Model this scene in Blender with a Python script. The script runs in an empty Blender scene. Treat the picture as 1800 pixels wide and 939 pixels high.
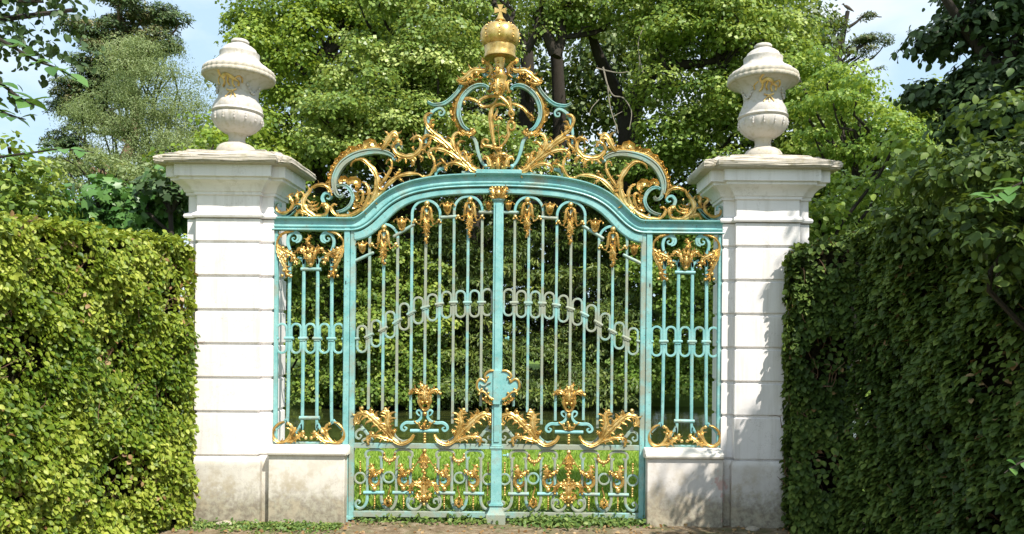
import bpy, math, random
import numpy as np
from math import radians as R, sin, cos, pi

# ---------------------------------------------------------------- camera, sky, sun, exposure
sc = bpy.context.scene
C = sc.collection
FOC, DG = 1400.0, 7.0                      # focal length in photo pixels, distance to the gate
CX, CZ = 0.3265, 1.65                      # camera x and eye height
TH = R(0.5)
cam_d = bpy.data.cameras.new('camera'); cam = bpy.data.objects.new('camera', cam_d); C.objects.link(cam)
cam_d.sensor_width = 36; cam_d.lens = 36 * FOC / 1800
cam_d.shift_x = -40 / 1800; cam_d.shift_y = 120.5 / 1800
cam_d.clip_start = 0.05; cam_d.clip_end = 3000
from mathutils import Matrix, Vector
cam.matrix_world = Matrix.Translation((CX, -DG, CZ)) @ Matrix.Rotation(pi / 2, 4, 'X') @ Matrix.Rotation(TH, 4, 'Z')
sc.camera = cam

SUN = Vector((0.45, -0.60, 1.0)).normalized()
w = bpy.data.worlds.new('World'); sc.world = w; w.use_nodes = True
wt = w.node_tree; wt.nodes.clear()
wo = wt.nodes.new('ShaderNodeOutputWorld'); bg = wt.nodes.new('ShaderNodeBackground')
sky = wt.nodes.new('ShaderNodeTexSky'); sky.sky_type = 'NISHITA'; sky.sun_disc = False
sky.sun_elevation = math.asin(SUN.z); sky.sun_rotation = math.atan2(SUN.x, SUN.y)
sky.air_density = 1.0; sky.dust_density = 1.5; sky.ozone_density = 1.0
tc = wt.nodes.new('ShaderNodeTexCoord'); mp = wt.nodes.new('ShaderNodeMapping'); mp.inputs['Scale'].default_value = (1, 1, 2.6)
nz = wt.nodes.new('ShaderNodeTexNoise'); nz.inputs['Scale'].default_value = 2.3; nz.inputs['Detail'].default_value = 9
nz.inputs['Roughness'].default_value = 0.55
rp = wt.nodes.new('ShaderNodeValToRGB'); rp.color_ramp.elements[0].position = 0.45; rp.color_ramp.elements[1].position = 0.70
rp.color_ramp.elements[0].color = (0, 0, 0, 1); rp.color_ramp.elements[1].color = (1, 1, 1, 1)
mx = wt.nodes.new('ShaderNodeMix'); mx.data_type = 'RGBA'
mx.inputs['B'].default_value = (9.0, 9.4, 9.7, 1)
wt.links.new(tc.outputs['Generated'], mp.inputs['Vector']); wt.links.new(mp.outputs['Vector'], nz.inputs['Vector'])
wt.links.new(nz.outputs['Fac'], rp.inputs['Fac']); wt.links.new(rp.outputs['Color'], mx.inputs['Factor'])
m0 = wt.nodes.new('ShaderNodeMix'); m0.data_type = 'RGBA'; m0.inputs['Factor'].default_value = .62; m0.inputs['B'].default_value = (6.3, 8.6, 10.6, 1)
wt.links.new(sky.outputs['Color'], m0.inputs['A']); wt.links.new(m0.outputs['Result'], mx.inputs['A']); wt.links.new(mx.outputs['Result'], bg.inputs['Color'])
bg.inputs['Strength'].default_value = 0.088
wt.links.new(bg.outputs['Background'], wo.inputs['Surface'])
sl = bpy.data.lights.new('sun', 'SUN'); sl.energy = 5.0; sl.angle = R(0.5); sl.color = (1.0, 0.95, 0.86)
so = bpy.data.objects.new('sun', sl); C.objects.link(so); so.rotation_euler = SUN.to_track_quat('Z', 'Y').to_euler(); so.location = (8, -10, 18)
sc.view_settings.view_transform = 'Standard'; sc.view_settings.look = 'None'
sc.view_settings.gamma = 1.0; sc.view_settings.use_curve_mapping = False
sc.view_settings.exposure = 0.62
sc.render.engine = 'CYCLES'
sc.cycles.max_bounces = 6; sc.cycles.diffuse_bounces = 3; sc.cycles.glossy_bounces = 3
sc.cycles.transmission_bounces = 3; sc.cycles.transparent_max_bounces = 4; sc.cycles.volume_bounces = 0
sc.cycles.caustics_reflective = False; sc.cycles.caustics_refractive = False
sc.cycles.use_denoising = True

# ---------------------------------------------------------------- geometry helpers
def unroll(px, py):
    u, v = px - 940.0, 590.0 - py
    return u * cos(TH) - v * sin(TH), u * sin(TH) + v * cos(TH)
def at(px, py, D):                          # photo pixel + distance -> world point
    du, dv = unroll(px, py)
    return Vector((CX + du * D / FOC, D - DG, CZ + dv * D / FOC))
def G(px, py):                              # photo pixel -> x, z in the gate plane
    du, dv = unroll(px, py)
    return (CX + du * 0.005, CZ + dv * 0.005)

class MB:
    def __init__(s): s.v = []; s.f = []; s.sm = True
    def add(s, vs, fs):
        o = len(s.v); s.v += [tuple(p) for p in vs]; s.f += [tuple(i + o for i in f) for f in fs]
        return s
    def box(s, x0, x1, y0, y1, z0, z1):
        v = [(x0,y0,z0),(x1,y0,z0),(x1,y1,z0),(x0,y1,z0),(x0,y0,z1),(x1,y0,z1),(x1,y1,z1),(x0,y1,z1)]
        return s.add(v, [(0,3,2,1),(4,5,6,7),(0,1,5,4),(1,2,6,5),(2,3,7,6),(3,0,4,7)])
    def cbox(s, x0, x1, y0, y1, z0, z1, b=0.006):      # box with chamfered edges (rings of an octagon plan)
        def ring(k, z):
            a0, a1, c0, c1 = x0 + k, x1 - k, y0 + k, y1 - k
            return [(a0+b,c0,z),(a1-b,c0,z),(a1,c0+b,z),(a1,c1-b,z),(a1-b,c1,z),(a0+b,c1,z),(a0,c1-b,z),(a0,c0+b,z)]
        v = ring(b, z0) + ring(0, z0 + b) + ring(0, z1 - b) + ring(b, z1)
        f = [tuple(range(7, -1, -1)), tuple(range(24, 32))]
        for r in range(3):
            for i in range(8):
                j = (i + 1) % 8; f.append((r*8+i, r*8+j, r*8+8+j, r*8+8+i))
        return s.add(v, f)
    def lathe(s, cx, cy, prof, n=32, mod=None):
        v = []; f = []
        for (r, z) in prof:
            for i in range(n):
                a = 2 * pi * i / n; rr = r * (mod(a, z) if mod else 1)
                v.append((cx + rr * cos(a), cy + rr * sin(a), z))
        m = len(prof)
        for k in range(m - 1):
            for i in range(n):
                j = (i + 1) % n; f.append((k*n+i, k*n+j, (k+1)*n+j, (k+1)*n+i))
        f.append(tuple(range(n - 1, -1, -1))); f.append(tuple((m-1)*n + i for i in range(n)))
        return s.add(v, f)
    def sph(s, c, r, n=10, m=6):
        rx, ry, rz = (r, r, r) if not hasattr(r, '__len__') else r
        v = [(c[0], c[1], c[2] - rz)]; f = []
        for k in range(1, m):
            ph = -pi/2 + pi * k / m
            for i in range(n):
                a = 2 * pi * i / n
                v.append((c[0] + rx*cos(ph)*cos(a), c[1] + ry*cos(ph)*sin(a), c[2] + rz*sin(ph)))
        v.append((c[0], c[1], c[2] + rz)); T = len(v) - 1
        for i in range(n):
            j = (i + 1) % n
            f.append((0, 1+j, 1+i)); f.append((T, T-n+i, T-n+j))
            for k in range(m - 2): f.append((1+k*n+i, 1+k*n+j, 1+(k+1)*n+j, 1+(k+1)*n+i))
        return s.add(v, f)
    def tube(s, pts, rad, n=7, cap=True):
        pts = [Vector(p) for p in pts]; v = []; f = []; m = len(pts)
        t0 = (pts[1] - pts[0]).normalized(); ref = Vector((0, 1, 0)) if abs(t0.y) < .8 else Vector((1, 0, 0))
        a = t0.cross(ref).normalized()
        for i, p in enumerate(pts):
            t = (pts[min(i+1, m-1)] - pts[max(i-1, 0)]).normalized()
            a = (a - t * a.dot(t)).normalized(); b = t.cross(a)
            r = rad[i] if hasattr(rad, '__len__') else rad
            for k in range(n):
                an = 2*pi*k/n; q = p + (a*cos(an) + b*sin(an)) * r; v.append(tuple(q))
        for i in range(m-1):
            for k in range(n):
                j = (k+1) % n; f.append((i*n+k, i*n+j, (i+1)*n+j, (i+1)*n+k))
        if cap: f.append(tuple(range(n-1, -1, -1))); f.append(tuple((m-1)*n+k for k in range(n)))
        return s.add(v, f)
    def build(s, name, mat, parent=None, loc=None, mirror=False, smooth=True, angle=40):
        if parent is not None:
            t = parent
            while t.parent: t = t.parent
            L = t.get('_l', None) or tuple(t.location)
        else: L = loc if loc is not None else (0, 0, 0)
        V = np.array(s.v, dtype=np.float64)
        F = s.f
        if mirror: V[:, 0] *= -1; F = [tuple(reversed(f)) for f in F]
        V = V - np.array(L)
        me = bpy.data.meshes.new(name); me.from_pydata(V.tolist(), [], F); me.update()
        if smooth:
            me.polygons.foreach_set('use_smooth', [True] * len(me.polygons))
            try: me.set_sharp_from_angle(angle=R(angle))
            except Exception: pass
        me.materials.append(mat)
        o = bpy.data.objects.new(name, me); C.objects.link(o)
        if parent is not None: o.parent = parent
        else: o.location = L
        return o

def thing(name, label, cat, loc=(0, 0, 0), group=None):
    o = bpy.data.objects.new(name, None); C.objects.link(o); o.location = loc; o.empty_display_size = 0.2
    o['label'] = label; o['category'] = cat
    if group: o['group'] = group
    return o
def tag(o, label, cat, group=None):
    o['label'] = label; o['category'] = cat
    if group: o['group'] = group
    return o

def crom(P, sub=6):                          # Catmull-Rom through 2D/3D points
    P = [np.array(p, float) for p in P]
    if len(P) == 2: return [P[0] + (P[1]-P[0]) * t for t in np.linspace(0, 1, sub + 1)]
    Q = [2*P[0] - P[1]] + P + [2*P[-1] - P[-2]]; out = []
    for i in range(1, len(Q) - 2):
        a, b, c, d = Q[i-1], Q[i], Q[i+1], Q[i+2]
        for k in range(sub):
            t = k / sub
            out.append(.5 * ((2*b) + (-a+c)*t + (2*a-5*b+4*c-d)*t*t + (-a+3*b-3*c+d)*t**3))
    out.append(P[-1]); return out
def spiral(cx, cy, r0, r1, a0, a1, n=12):    # photo pixels, angle in degrees (0 right, 90 up)
    return [(cx + (r0+(r1-r0)*t)*cos(R(a0+(a1-a0)*t)), cy - (r0+(r1-r0)*t)*sin(R(a0+(a1-a0)*t))) for t in np.linspace(0, 1, n)]

PF = {
 'flat': [(-1,-.75),(-.75,-1),(.75,-1),(1,-.75),(1,.75),(.75,1),(-.75,1),(-1,.75)],
 'round': [(cos(a), -sin(a)) for a in np.linspace(pi, -pi, 11)[:-1]],
 'rib': [(-1,-.4),(-.9,-.95),(-.55,-1),(-.4,-.6),(.0,-.75),(.4,-.6),(.55,-1),(.9,-.95),(1,-.4),(1,.8),(-1,.8)],
 'acan': [(-1,-.15),(-.78,-.65),(-.55,-.3),(-.28,-.85),(0,-1.05),(.28,-.85),(.55,-.3),(.78,-.65),(1,-.15),(.7,.35),(-.7,.35)],
}
def sweep(mb, pts, w, dep, y0=0.0, prof='flat', sub=6, wob=None, yf=None, world=False):
    """pts in photo pixels, swept in the gate plane; w = list of half widths in photo px along the curve, dep = half depth in m"""
    c = crom(pts, sub); n = len(c)
    Wd = np.array(c) if world else np.array([G(p[0], p[1]) for p in c])
    d = np.concatenate([[0], np.cumsum(np.linalg.norm(np.diff(Wd, axis=0), axis=1))]); d /= max(d[-1], 1e-9)
    ws = w if hasattr(w, '__len__') else [w, w]
    hw = np.interp(d, np.linspace(0, 1, len(ws)), ws) * 0.005
    if wob is not None: hw = hw * np.array([wob(t) for t in d])
    T = np.gradient(Wd, axis=0); T /= (np.linalg.norm(T, axis=1)[:, None] + 1e-9)
    N = np.stack([-T[:, 1], T[:, 0]], 1)
    pr = PF[prof]; m = len(pr); v = []; f = []
    for i in range(n):
        yy = y0 + (yf(d[i]) if yf else 0)
        dd = dep(d[i]) if callable(dep) else dep
        for a, b in pr:
            v.append((Wd[i,0] + N[i,0]*a*hw[i], yy + b*dd, Wd[i,1] + N[i,1]*a*hw[i]))
    for i in range(n - 1):
        for k in range(m):
            j = (k+1) % m; f.append((i*m+k, (i+1)*m+k, (i+1)*m+j, i*m+j))
    f.append(tuple(range(m))); f.append(tuple((n-1)*m + k for k in reversed(range(m))))
    mb.add(v, f); return Wd, T, d, hw

rng0 = random.Random(7)
def leaf(mb, pts, w, lobes=5, y0=-0.02, dep=0.011, bulge=0.018, side=0, curl=1.0, lw=None):
    """gilded acanthus leaf: ribbed spine with curled pointed lobes down both sides"""
    ws = w if hasattr(w, '__len__') else [w*.55, w*.95, w, w*.8, w*.3]
    ws = [q*.84 for q in ws]
    yf = lambda t: -bulge * sin(pi * min(1, t*1.05)) - (0.012 * max(0, t-.8) / .2)
    dp = lambda t: dep * (1 - .45*t)
    Wd, T, d, hw = sweep(mb, pts, ws, dp, y0, 'acan', 7, lambda t: 1 + .16*sin(t*lobes*2*pi*1.0), yf)
    L = float(np.sum(np.linalg.norm(np.diff(Wd, axis=0), axis=1)))
    for k in range(lobes):
        t = (k + .65) / (lobes + .3); i = int(np.argmin(abs(d - t)))
        tx, tz = T[i]; h = hw[i] * 1.0
        ln = max(min(h * 2.6, L * .3), 0.011) * rng0.uniform(.85, 1.2)
        for s_ in (-1, 1):
            if side and s_ != side: continue
            nx, nz = -tz * s_, tx * s_
            p0 = np.array([Wd[i,0] + nx*h*.3, Wd[i,1] + nz*h*.3])
            a1 = np.array([tx*.75 + nx*.65, tz*.75 + nz*.65]); a2 = np.array([tx*.35 + nx*.95, tz*.35 + nz*.95])
            a3 = np.array([-tx*.2 + nx*1.0, -tz*.2 + nz*1.0])
            p1 = p0 + a1*ln*.45; p2 = p1 + a2*ln*.38*curl; p3 = p2 + a3*ln*.22*curl
            hh = max(h*.40, .0030) / 0.005
            sweep(mb, [p0, p1, p2, p3], [hh*.8, hh*1.05, hh*.9, hh*.25], dep*.62, y0 + yf(t) + .002, 'acan', 3, None,
                  lambda q: -.012*q*q, world=True)
    return mb
def ball(mb, px, py, r, y=-0.02, sy=1.0):
    x, z = G(px, py); mb.sph((x, y, z), (r*.005, r*.005*sy, r*.005)); return mb
def fan(mb, px, py, r, ang, spread=190, n=9, y=-0.015, cup=0.018):
    """ridged cup-shaped shell lobe opening towards ang (degrees)"""
    x, z = G(px, py); rr = r*.005; v = []; f = []
    rings = [(0.12, 0.0), (0.55, cup*.9), (0.85, cup*.6), (1.0, -cup*.25)]
    for side in (0, 1):
        for (q, dy) in rings:
            for i in range(n):
                a = R(ang - spread/2 + spread*i/(n-1)); rid = (.0035 if i % 2 else -.0035) * q
                qq = q * (1 + (.0 if i % 2 else .10) * (q > .9))
                v.append((x + rr*qq*cos(a), y + dy + rid + side*.006, z + rr*qq*sin(a)))
    m = len(rings)
    for side in (0, 1):
        b = side * m * n
        for k in range(m-1):
            for i in range(n-1):
                q = (b+k*n+i, b+(k+1)*n+i, b+(k+1)*n+i+1, b+k*n+i+1)
                f.append(q if side else tuple(reversed(q)))
    for i in range(n-1):
        a = (m-1)*n+i; f.append((a, a+1, a+1+m*n, a+m*n)); f.append((i+1, i, i+m*n, i+1+m*n))
    for k in range(m-1):
        f.append((k*n, (k+1)*n, (k+1)*n+m*n, k*n+m*n)); e = k*n+n-1; f.append((e+n, e, e+m*n, e+n+m*n))
    mb.add(v, f)
    return mb

# ---------------------------------------------------------------- materials
def nt(name):
    m = bpy.data.materials.new(name); m.use_nodes = True; t = m.node_tree; t.nodes.clear()
    o = t.nodes.new('ShaderNodeOutputMaterial'); return m, t, o
def lk(t, a, b): t.links.new(a, b)
def noise(t, scale, detail=5, rough=.6, vec=None, coord='Object'):
    n = t.nodes.new('ShaderNodeTexNoise'); n.inputs['Scale'].default_value = scale
    n.inputs['Detail'].default_value = detail; n.inputs['Roughness'].default_value = rough
    if vec is None:
        g = t.nodes.new('ShaderNodeNewGeometry'); vec = g.outputs['Position']
    lk(t, vec, n.inputs['Vector']); return n
def ramp(t, fac, stops):
    r = t.nodes.new('ShaderNodeValToRGB'); e = r.color_ramp.elements
    while len(e) > 1: e.remove(e[-1])
    e[0].position = stops[0][0]; c = stops[0][1]; e[0].color = (*c, 1) if hasattr(c, '__len__') else (c, c, c, 1)
    for p, c in stops[1:]:
        q = e.new(p); q.color = (*c, 1) if hasattr(c, '__len__') else (c, c, c, 1)
    lk(t, fac, r.inputs['Fac']); return r
def mixc(t, f, a, b):
    m = t.nodes.new('ShaderNodeMix'); m.data_type = 'RGBA'
    for s, x in (('Factor', f), ('A', a), ('B', b)):
        if hasattr(x, 'is_linked'): lk(t, x, m.inputs[s])
        elif s == 'Factor': m.inputs[s].default_value = x
        else: m.inputs[s].default_value = (*x, 1)
    return m.outputs['Result']
def bump(t, h, strength=.3, dist=.01):
    b = t.nodes.new('ShaderNodeBump'); b.inputs['Strength'].default_value = strength; b.inputs['Distance'].default_value = dist
    lk(t, h, b.inputs['Height']); return b.outputs['Normal']
def pbsdf(t, o, col, rough=.6, metal=0.0, nrm=None, spec=.5):
    p = t.nodes.new('ShaderNodeBsdfPrincipled')
    if hasattr(col, 'is_linked'): lk(t, col, p.inputs['Base Color'])
    else: p.inputs['Base Color'].default_value = (*col, 1)
    if hasattr(rough, 'is_linked'): lk(t, rough, p.inputs['Roughness'])
    else: p.inputs['Roughness'].default_value = rough
    if hasattr(metal, 'is_linked'): lk(t, metal, p.inputs['Metallic'])
    else: p.inputs['Metallic'].default_value = metal
    p.inputs['Specular IOR Level'].default_value = spec
    if nrm is not None: lk(t, nrm, p.inputs['Normal'])
    if o is not None: lk(t, p.outputs['BSDF'], o.inputs['Surface'])
    return p

def mat_teal(name, worn=.5, base=(.15, .385, .385), light=(.27, .51, .495)):
    m, t, o = nt(name)
    n1 = noise(t, 9, 6, .65); n2 = noise(t, 55, 4, .6); n3 = noise(t, 4.2, 5, .65)
    c = mixc(t, ramp(t, n1.outputs['Fac'], [(.35, 0.0), (.65, 1.0)]).outputs['Color'], base, light)
    grey = mixc(t, n2.outputs['Fac'], (.20, .22, .17), (.37, .34, .235))
    wf = ramp(t, n3.outputs['Fac'], [(.62 - worn*.34, 0.0), (.80 - worn*.34, .85)])
    c = mixc(t, wf.outputs['Color'], c, grey)
    rust = ramp(t, n2.outputs['Fac'], [(.60, 0.0), (.70, .65)])
    c = mixc(t, rust.outputs['Color'], c, (.16, .13, .08))
    pbsdf(t, o, c, ramp(t, n1.outputs['Fac'], [(.3, .32), (.7, .55)]).outputs['Color'], 0, bump(t, n2.outputs['Fac'], .25, .003), .45)
    return m
def mat_gold(name='gilding'):
    m, t, o = nt(name)
    n1 = noise(t, 14, 5, .6); n2 = noise(t, 90, 4, .7)
    c = ramp(t, n1.outputs['Fac'], [(.3, (.34, .20, .055)), (.5, (.68, .45, .14)), (.72, (.86, .65, .30))])
    spots = ramp(t, n2.outputs['Fac'], [(.54, 0.0), (.68, .8)])
    cc = mixc(t, spots.outputs['Color'], c.outputs['Color'], (.22, .10, .025))
    pbsdf(t, o, cc, ramp(t, n2.outputs['Fac'], [(.3, .22), (.7, .45)]).outputs['Color'], .72, bump(t, n2.outputs['Fac'], .35, .004), .6)
    return m
def mat_stone(name, white=(.78, .76, .73), dirt=1.0, top=0.0, peel=0.0, streak=0.0, pink=0.0):
    m, t, o = nt(name)
    g = t.nodes.new('ShaderNodeNewGeometry'); sp = t.nodes.new('ShaderNodeSeparateXYZ'); lk(t, g.outputs['Position'], sp.inputs[0])
    n1 = noise(t, 2.2, 7, .65); n2 = noise(t, 22, 6, .7); n3 = noise(t, 130, 3, .6); n4 = noise(t, 6, 7, .7)
    c = mixc(t, ramp(t, n1.outputs['Fac'], [(.35, 0.0), (.7, 1.0)]).outputs['Color'], white, tuple(x*.88 for x in white))
    if streak:                                # rain streaks and hairline cracks
        mp_ = t.nodes.new('ShaderNodeMapping'); lk(t, g.outputs['Position'], mp_.inputs['Vector']); mp_.inputs['Scale'].default_value = (9, 9, .7)
        ns = noise(t, 1.6, 6, .65, mp_.outputs['Vector'])
        c = mixc(t, ramp(t, ns.outputs['Fac'], [(.50, 0.0), (.72, streak)]).outputs['Color'], c, (.50, .46, .40))
        vo = t.nodes.new('ShaderNodeTexVoronoi'); vo.feature = 'DISTANCE_TO_EDGE'; vo.inputs['Scale'].default_value = 1.1
        wv = t.nodes.new('ShaderNodeVectorMath'); wv.operation = 'ADD'; lk(t, g.outputs['Position'], wv.inputs[0]); nq = noise(t, 5, 5, .7); lk(t, nq.outputs['Color'], wv.inputs[1]); lk(t, wv.outputs[0], vo.inputs['Vector'])
        c = mixc(t, ramp(t, vo.outputs['Distance'], [(0.0, .55), (.006, 0.0)]).outputs['Color'], c, (.35, .31, .27))
    # rising damp near the ground: grey brown stain with an uneven edge
    mt = t.nodes.new('ShaderNodeMath'); mt.operation = 'MULTIPLY_ADD'; lk(t, n4.outputs['Fac'], mt.inputs[0])
    mt.inputs[1].default_value = -0.62; lk(t, sp.outputs['Z'], mt.inputs[2])
    st = ramp(t, mt.outputs[0], [(0.0, 1.0), (.06, .55 * dirt), (.30, 0.0)])
    mt.inputs[2].default_value = 0
    add = t.nodes.new('ShaderNodeMath'); add.operation = 'ADD'; lk(t, mt.outputs[0], add.inputs[0]); add.inputs[1].default_value = .17
    st = ramp(t, add.outputs[0], [(0.0, .95 * dirt), (.10, .75 * dirt), (.2, .30 * dirt), (.5, 0.0)])
    c = mixc(t, st.outputs['Color'], c, mixc(t, ramp(t, n2.outputs['Fac'], [(.4, 0.0), (.6, 1.0)]).outputs['Color'], (.20, .165, .12), (.36, .33, .24)))
    if peel:                                  # plinth: flaked paint, tan render and pink brick
        pf = ramp(t, n4.outputs['Fac'], [(.50, 0.0), (.60, peel)])
        low = ramp(t, sp.outputs['Z'], [(.0, 1.0), (.42, .9), (.60, 0.0)])
        mm = t.nodes.new('ShaderNodeMath'); mm.operation = 'MULTIPLY'; lk(t, pf.outputs['Color'], mm.inputs[0]); lk(t, low.outputs['Color'], mm.inputs[1])
        c = mixc(t, mm.outputs[0], c, (.47, .40, .29))
        bf = ramp(t, noise(t, 4.3, 5, .6).outputs['Fac'], [(.62, 0.0), (.66, .8 * pink)])
        c = mixc(t, bf.outputs['Color'], c, (.52, .33, .29))
    if top:                                   # lichen and soot on weathered stone
        lf = ramp(t, n2.outputs['Fac'], [(.50, 0.0), (.66, top)])
        c = mixc(t, lf.outputs['Color'], c, mixc(t, n4.outputs['Fac'], (.20, .17, .12), (.50, .44, .28)))
    ad = t.nodes.new('ShaderNodeMath'); ad.operation = 'MULTIPLY_ADD'; lk(t, n3.outputs['Fac'], ad.inputs[0]); ad.inputs[1].default_value = .3; lk(t, n2.outputs['Fac'], ad.inputs[2])
    pbsdf(t, o, c, .85, 0, bump(t, ad.outputs[0], .22 + .3*top, .006), .25)
    return m
def mat_leaf(name, dark, mid, light, trans=.30, rough=.5, tcol=None, spec=.35):
    m, t, o = nt(name)
    a = t.nodes.new('ShaderNodeAttribute'); a.attribute_name = 'tint'
    c = ramp(t, a.outputs['Fac'], [(0.0, dark), (.5, mid), (1.0, light)])
    p = pbsdf(t, None, c.outputs['Color'], rough, 0, None, spec)
    tr = t.nodes.new('ShaderNodeBsdfTranslucent')
    tc_ = tcol or (min(1, light[0]*1.5), min(1, light[1]*1.5), light[2]*.7)
    tm = mixc(t, .5, c.outputs['Color'], tc_); lk(t, tm, tr.inputs['Color'])
    ms = t.nodes.new('ShaderNodeMixShader'); ms.inputs[0].default_value = trans
    lk(t, p.outputs['BSDF'], ms.inputs[1]); lk(t, tr.outputs[0], ms.inputs[2]); lk(t, ms.outputs[0], o.inputs['Surface'])
    return m
def mat_bark(name, a=(.055, .045, .035), b=(.14, .12, .095), sc_=6):
    m, t, o = nt(name); n1 = noise(t, sc_, 6, .7); n2 = noise(t, sc_*6, 5, .7)
    c = mixc(t, n1.outputs['Fac'], a, b)
    pbsdf(t, o, c, .9, 0, bump(t, n2.outputs['Fac'], .6, .02), .2); return m
M = {}
M['teal'] = mat_teal('teal_paint', .25)
M['teal_worn'] = mat_teal('worn_teal_paint', .55)
M['teal_grey'] = mat_teal('greyed_teal_paint', .78, (.17, .38, .365), (.27, .47, .45))
M['gold'] = mat_gold()
M['stone'] = mat_stone('white_painted_render', (.80, .765, .75), streak=.5)
M['plinth'] = mat_stone('flaking_plinth_render', (.76, .72, .65), 1.0, 0, .6, .3)
M['plinth_pink'] = mat_stone('flaking_pink_plinth_render', (.74, .70, .67), 1.0, 0, .5, .3, 1.0)
M['cap'] = mat_stone('weathered_cap_stone', (.50, .45, .38), 0, .8)
M['urn'] = mat_stone('weathered_urn_stone', (.54, .50, .47), 0, .62)
M['bark'] = mat_bark('dark_bark', (.022, .018, .014), (.060, .050, .040)); M['bark_pine'] = mat_bark('pine_bark', (.10, .055, .035), (.24, .15, .10))
M['twig'] = mat_bark('pale_dead_wood', (.20, .17, .13), (.36, .32, .26))
M['hole'] = nt('keyhole_black')[0]
t = M['hole'].node_tree; pbsdf(t, t.nodes['Material Output'] if 'Material Output' in t.nodes else t.nodes[0], (.01, .01, .01), .8)
# ---------------------------------------------------------------- piers, low walls and urns
def rings(mb, levels, cx, cy):
    """stacked cruciform-cornered plan: levels = (z, main half width, wing half width, y front main, y front wing, y back)"""
    v = []; f = []
    for (z, a, b, yf, yw, yb) in levels:
        v += [(cx-b,yw,z),(cx-a,yw,z),(cx-a,yf,z),(cx+a,yf,z),(cx+a,yw,z),(cx+b,yw,z),(cx+b,yb,z),(cx-b,yb,z)]
    n = 8
    for k in range(len(levels)-1):
        for i in range(n):
            j = (i+1) % n; f.append((k*n+i, k*n+j, (k+1)*n+j, (k+1)*n+i))
    f.append((7,6,5,4,3,2,1,0)); e = (len(levels)-1)*n
    f.append(tuple(e+i for i in range(8)))
    mb.add(v, f)

def rough(o, amp, seed, cuts=0):
    r = random.Random(seed)
    for v in o.data.vertices:
        v.co.x += r.uniform(-amp, amp); v.co.z += r.uniform(-amp, amp)

def pier(side, lab):
    cx = 2.34 * side
    p = thing('gate_pier', lab, 'gate pier', (cx, 0.1, 0), 'rusticated piers either side of the gate')
    p['_l'] = (cx, 0.1, 0)
    def L(z, a, b, o): return (z, a, b, -.10 - o, -.035 - o, .32 + o)
    mb = MB()     # plinth
    rings(mb, [L(-.25,.305,.405,.03), L(.50,.305,.405,.03), L(.535,.308,.408,.034), L(.555,.30,.40,.026), L(.578,.288,.388,.012), L(.580,.27,.37,-.01)], cx, 0)
    mb.build('plinth', M['plinth' if side < 0 else 'plinth_pink'], p, angle=30)
    zs = [.580, .962, 1.257, 1.552, 1.846, 2.14, 2.434, 2.655]
    mb = MB(); lv = []
    for i in range(len(zs)-1):
        g = .008; a, b = zs[i], zs[i+1]
        lv += [L(a+.001, .262, .362, -.016), L(a+g, .262, .362, -.016), L(a+g+.011, .278, .378, 0), L(b-g-.009, .278, .378, 0), L(b-g, .262, .362, -.016)]
    rings(mb, lv, cx, 0); mb.build('shaft', M['stone'], p, angle=30)
    mb = MB()
    rings(mb, [L(2.648,.274,.374,-.004), L(2.652,.300,.400,.022), L(2.668,.306,.406,.028), L(2.684,.300,.400,.022), L(2.700,.274,.374,-.002)], cx, 0)
    mb.build('string_course', M['stone'], p, angle=30)
    mb = MB()
    rings(mb, [L(2.695,.272,.372,-.006), L(2.845,.272,.372,-.006), L(2.847,.290,.39,.012), L(2.872,.290,.39,.012),
               L(2.875,.300,.40,.022), L(2.905,.312,.412,.034), L(2.935,.338,.438,.060), L(2.955,.372,.472,.094), L(2.960,.384,.484,.106),
               L(2.984,.384,.484,.106), L(2.986,.410,.510,.132), L(3.085,.410,.510,.132)], cx, 0)
    mb.build('cornice', M['stone'], p, angle=30)
    # weathered cap: dense slab with a worn, sloping top
    mb = MB()
    lv = [L(3.083,.44,.55,.165), L(3.088,.465,.575,.190), L(3.105,.478,.588,.203), L(3.135,.480,.59,.205), L(3.152,.470,.58,.195)]
    for k in range(5):
        q = k / 4; lv.append(L(3.158 + .035*q, .46-.10*q, .57-.10*q, .185-.10*q))
    lv += [L(3.212,.345,.455,.065), L(3.222,.335,.44,.055), L(3.250,.20,.24,-.1)]
    rings(mb, lv, cx, 0); o = mb.build('cap', M['cap'], p, angle=30)
    import bmesh
    bm = bmesh.new(); bm.from_mesh(o.data)
    bmesh.ops.subdivide_edges(bm, edges=bm.edges[:], cuts=5, use_grid_fill=True)
    r = random.Random(3 + side)
    for v in bm.verts:
        if v.co.z > 3.09: v.co.z += r.gauss(0, .0022) + .004*sin(v.co.x*9 + side)*(v.co.z > 3.14); v.co.x += r.gauss(0, .002); v.co.y += r.gauss(0, .003)
    bm.to_mesh(o.data); bm.free()
    return p
pier(-1, 'white rusticated pier left of the gate, its lower face stained tan and sunlit')
pier(1, 'white rusticated pier right of the gate, with leaf shadows and pink flaking plinth')

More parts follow.
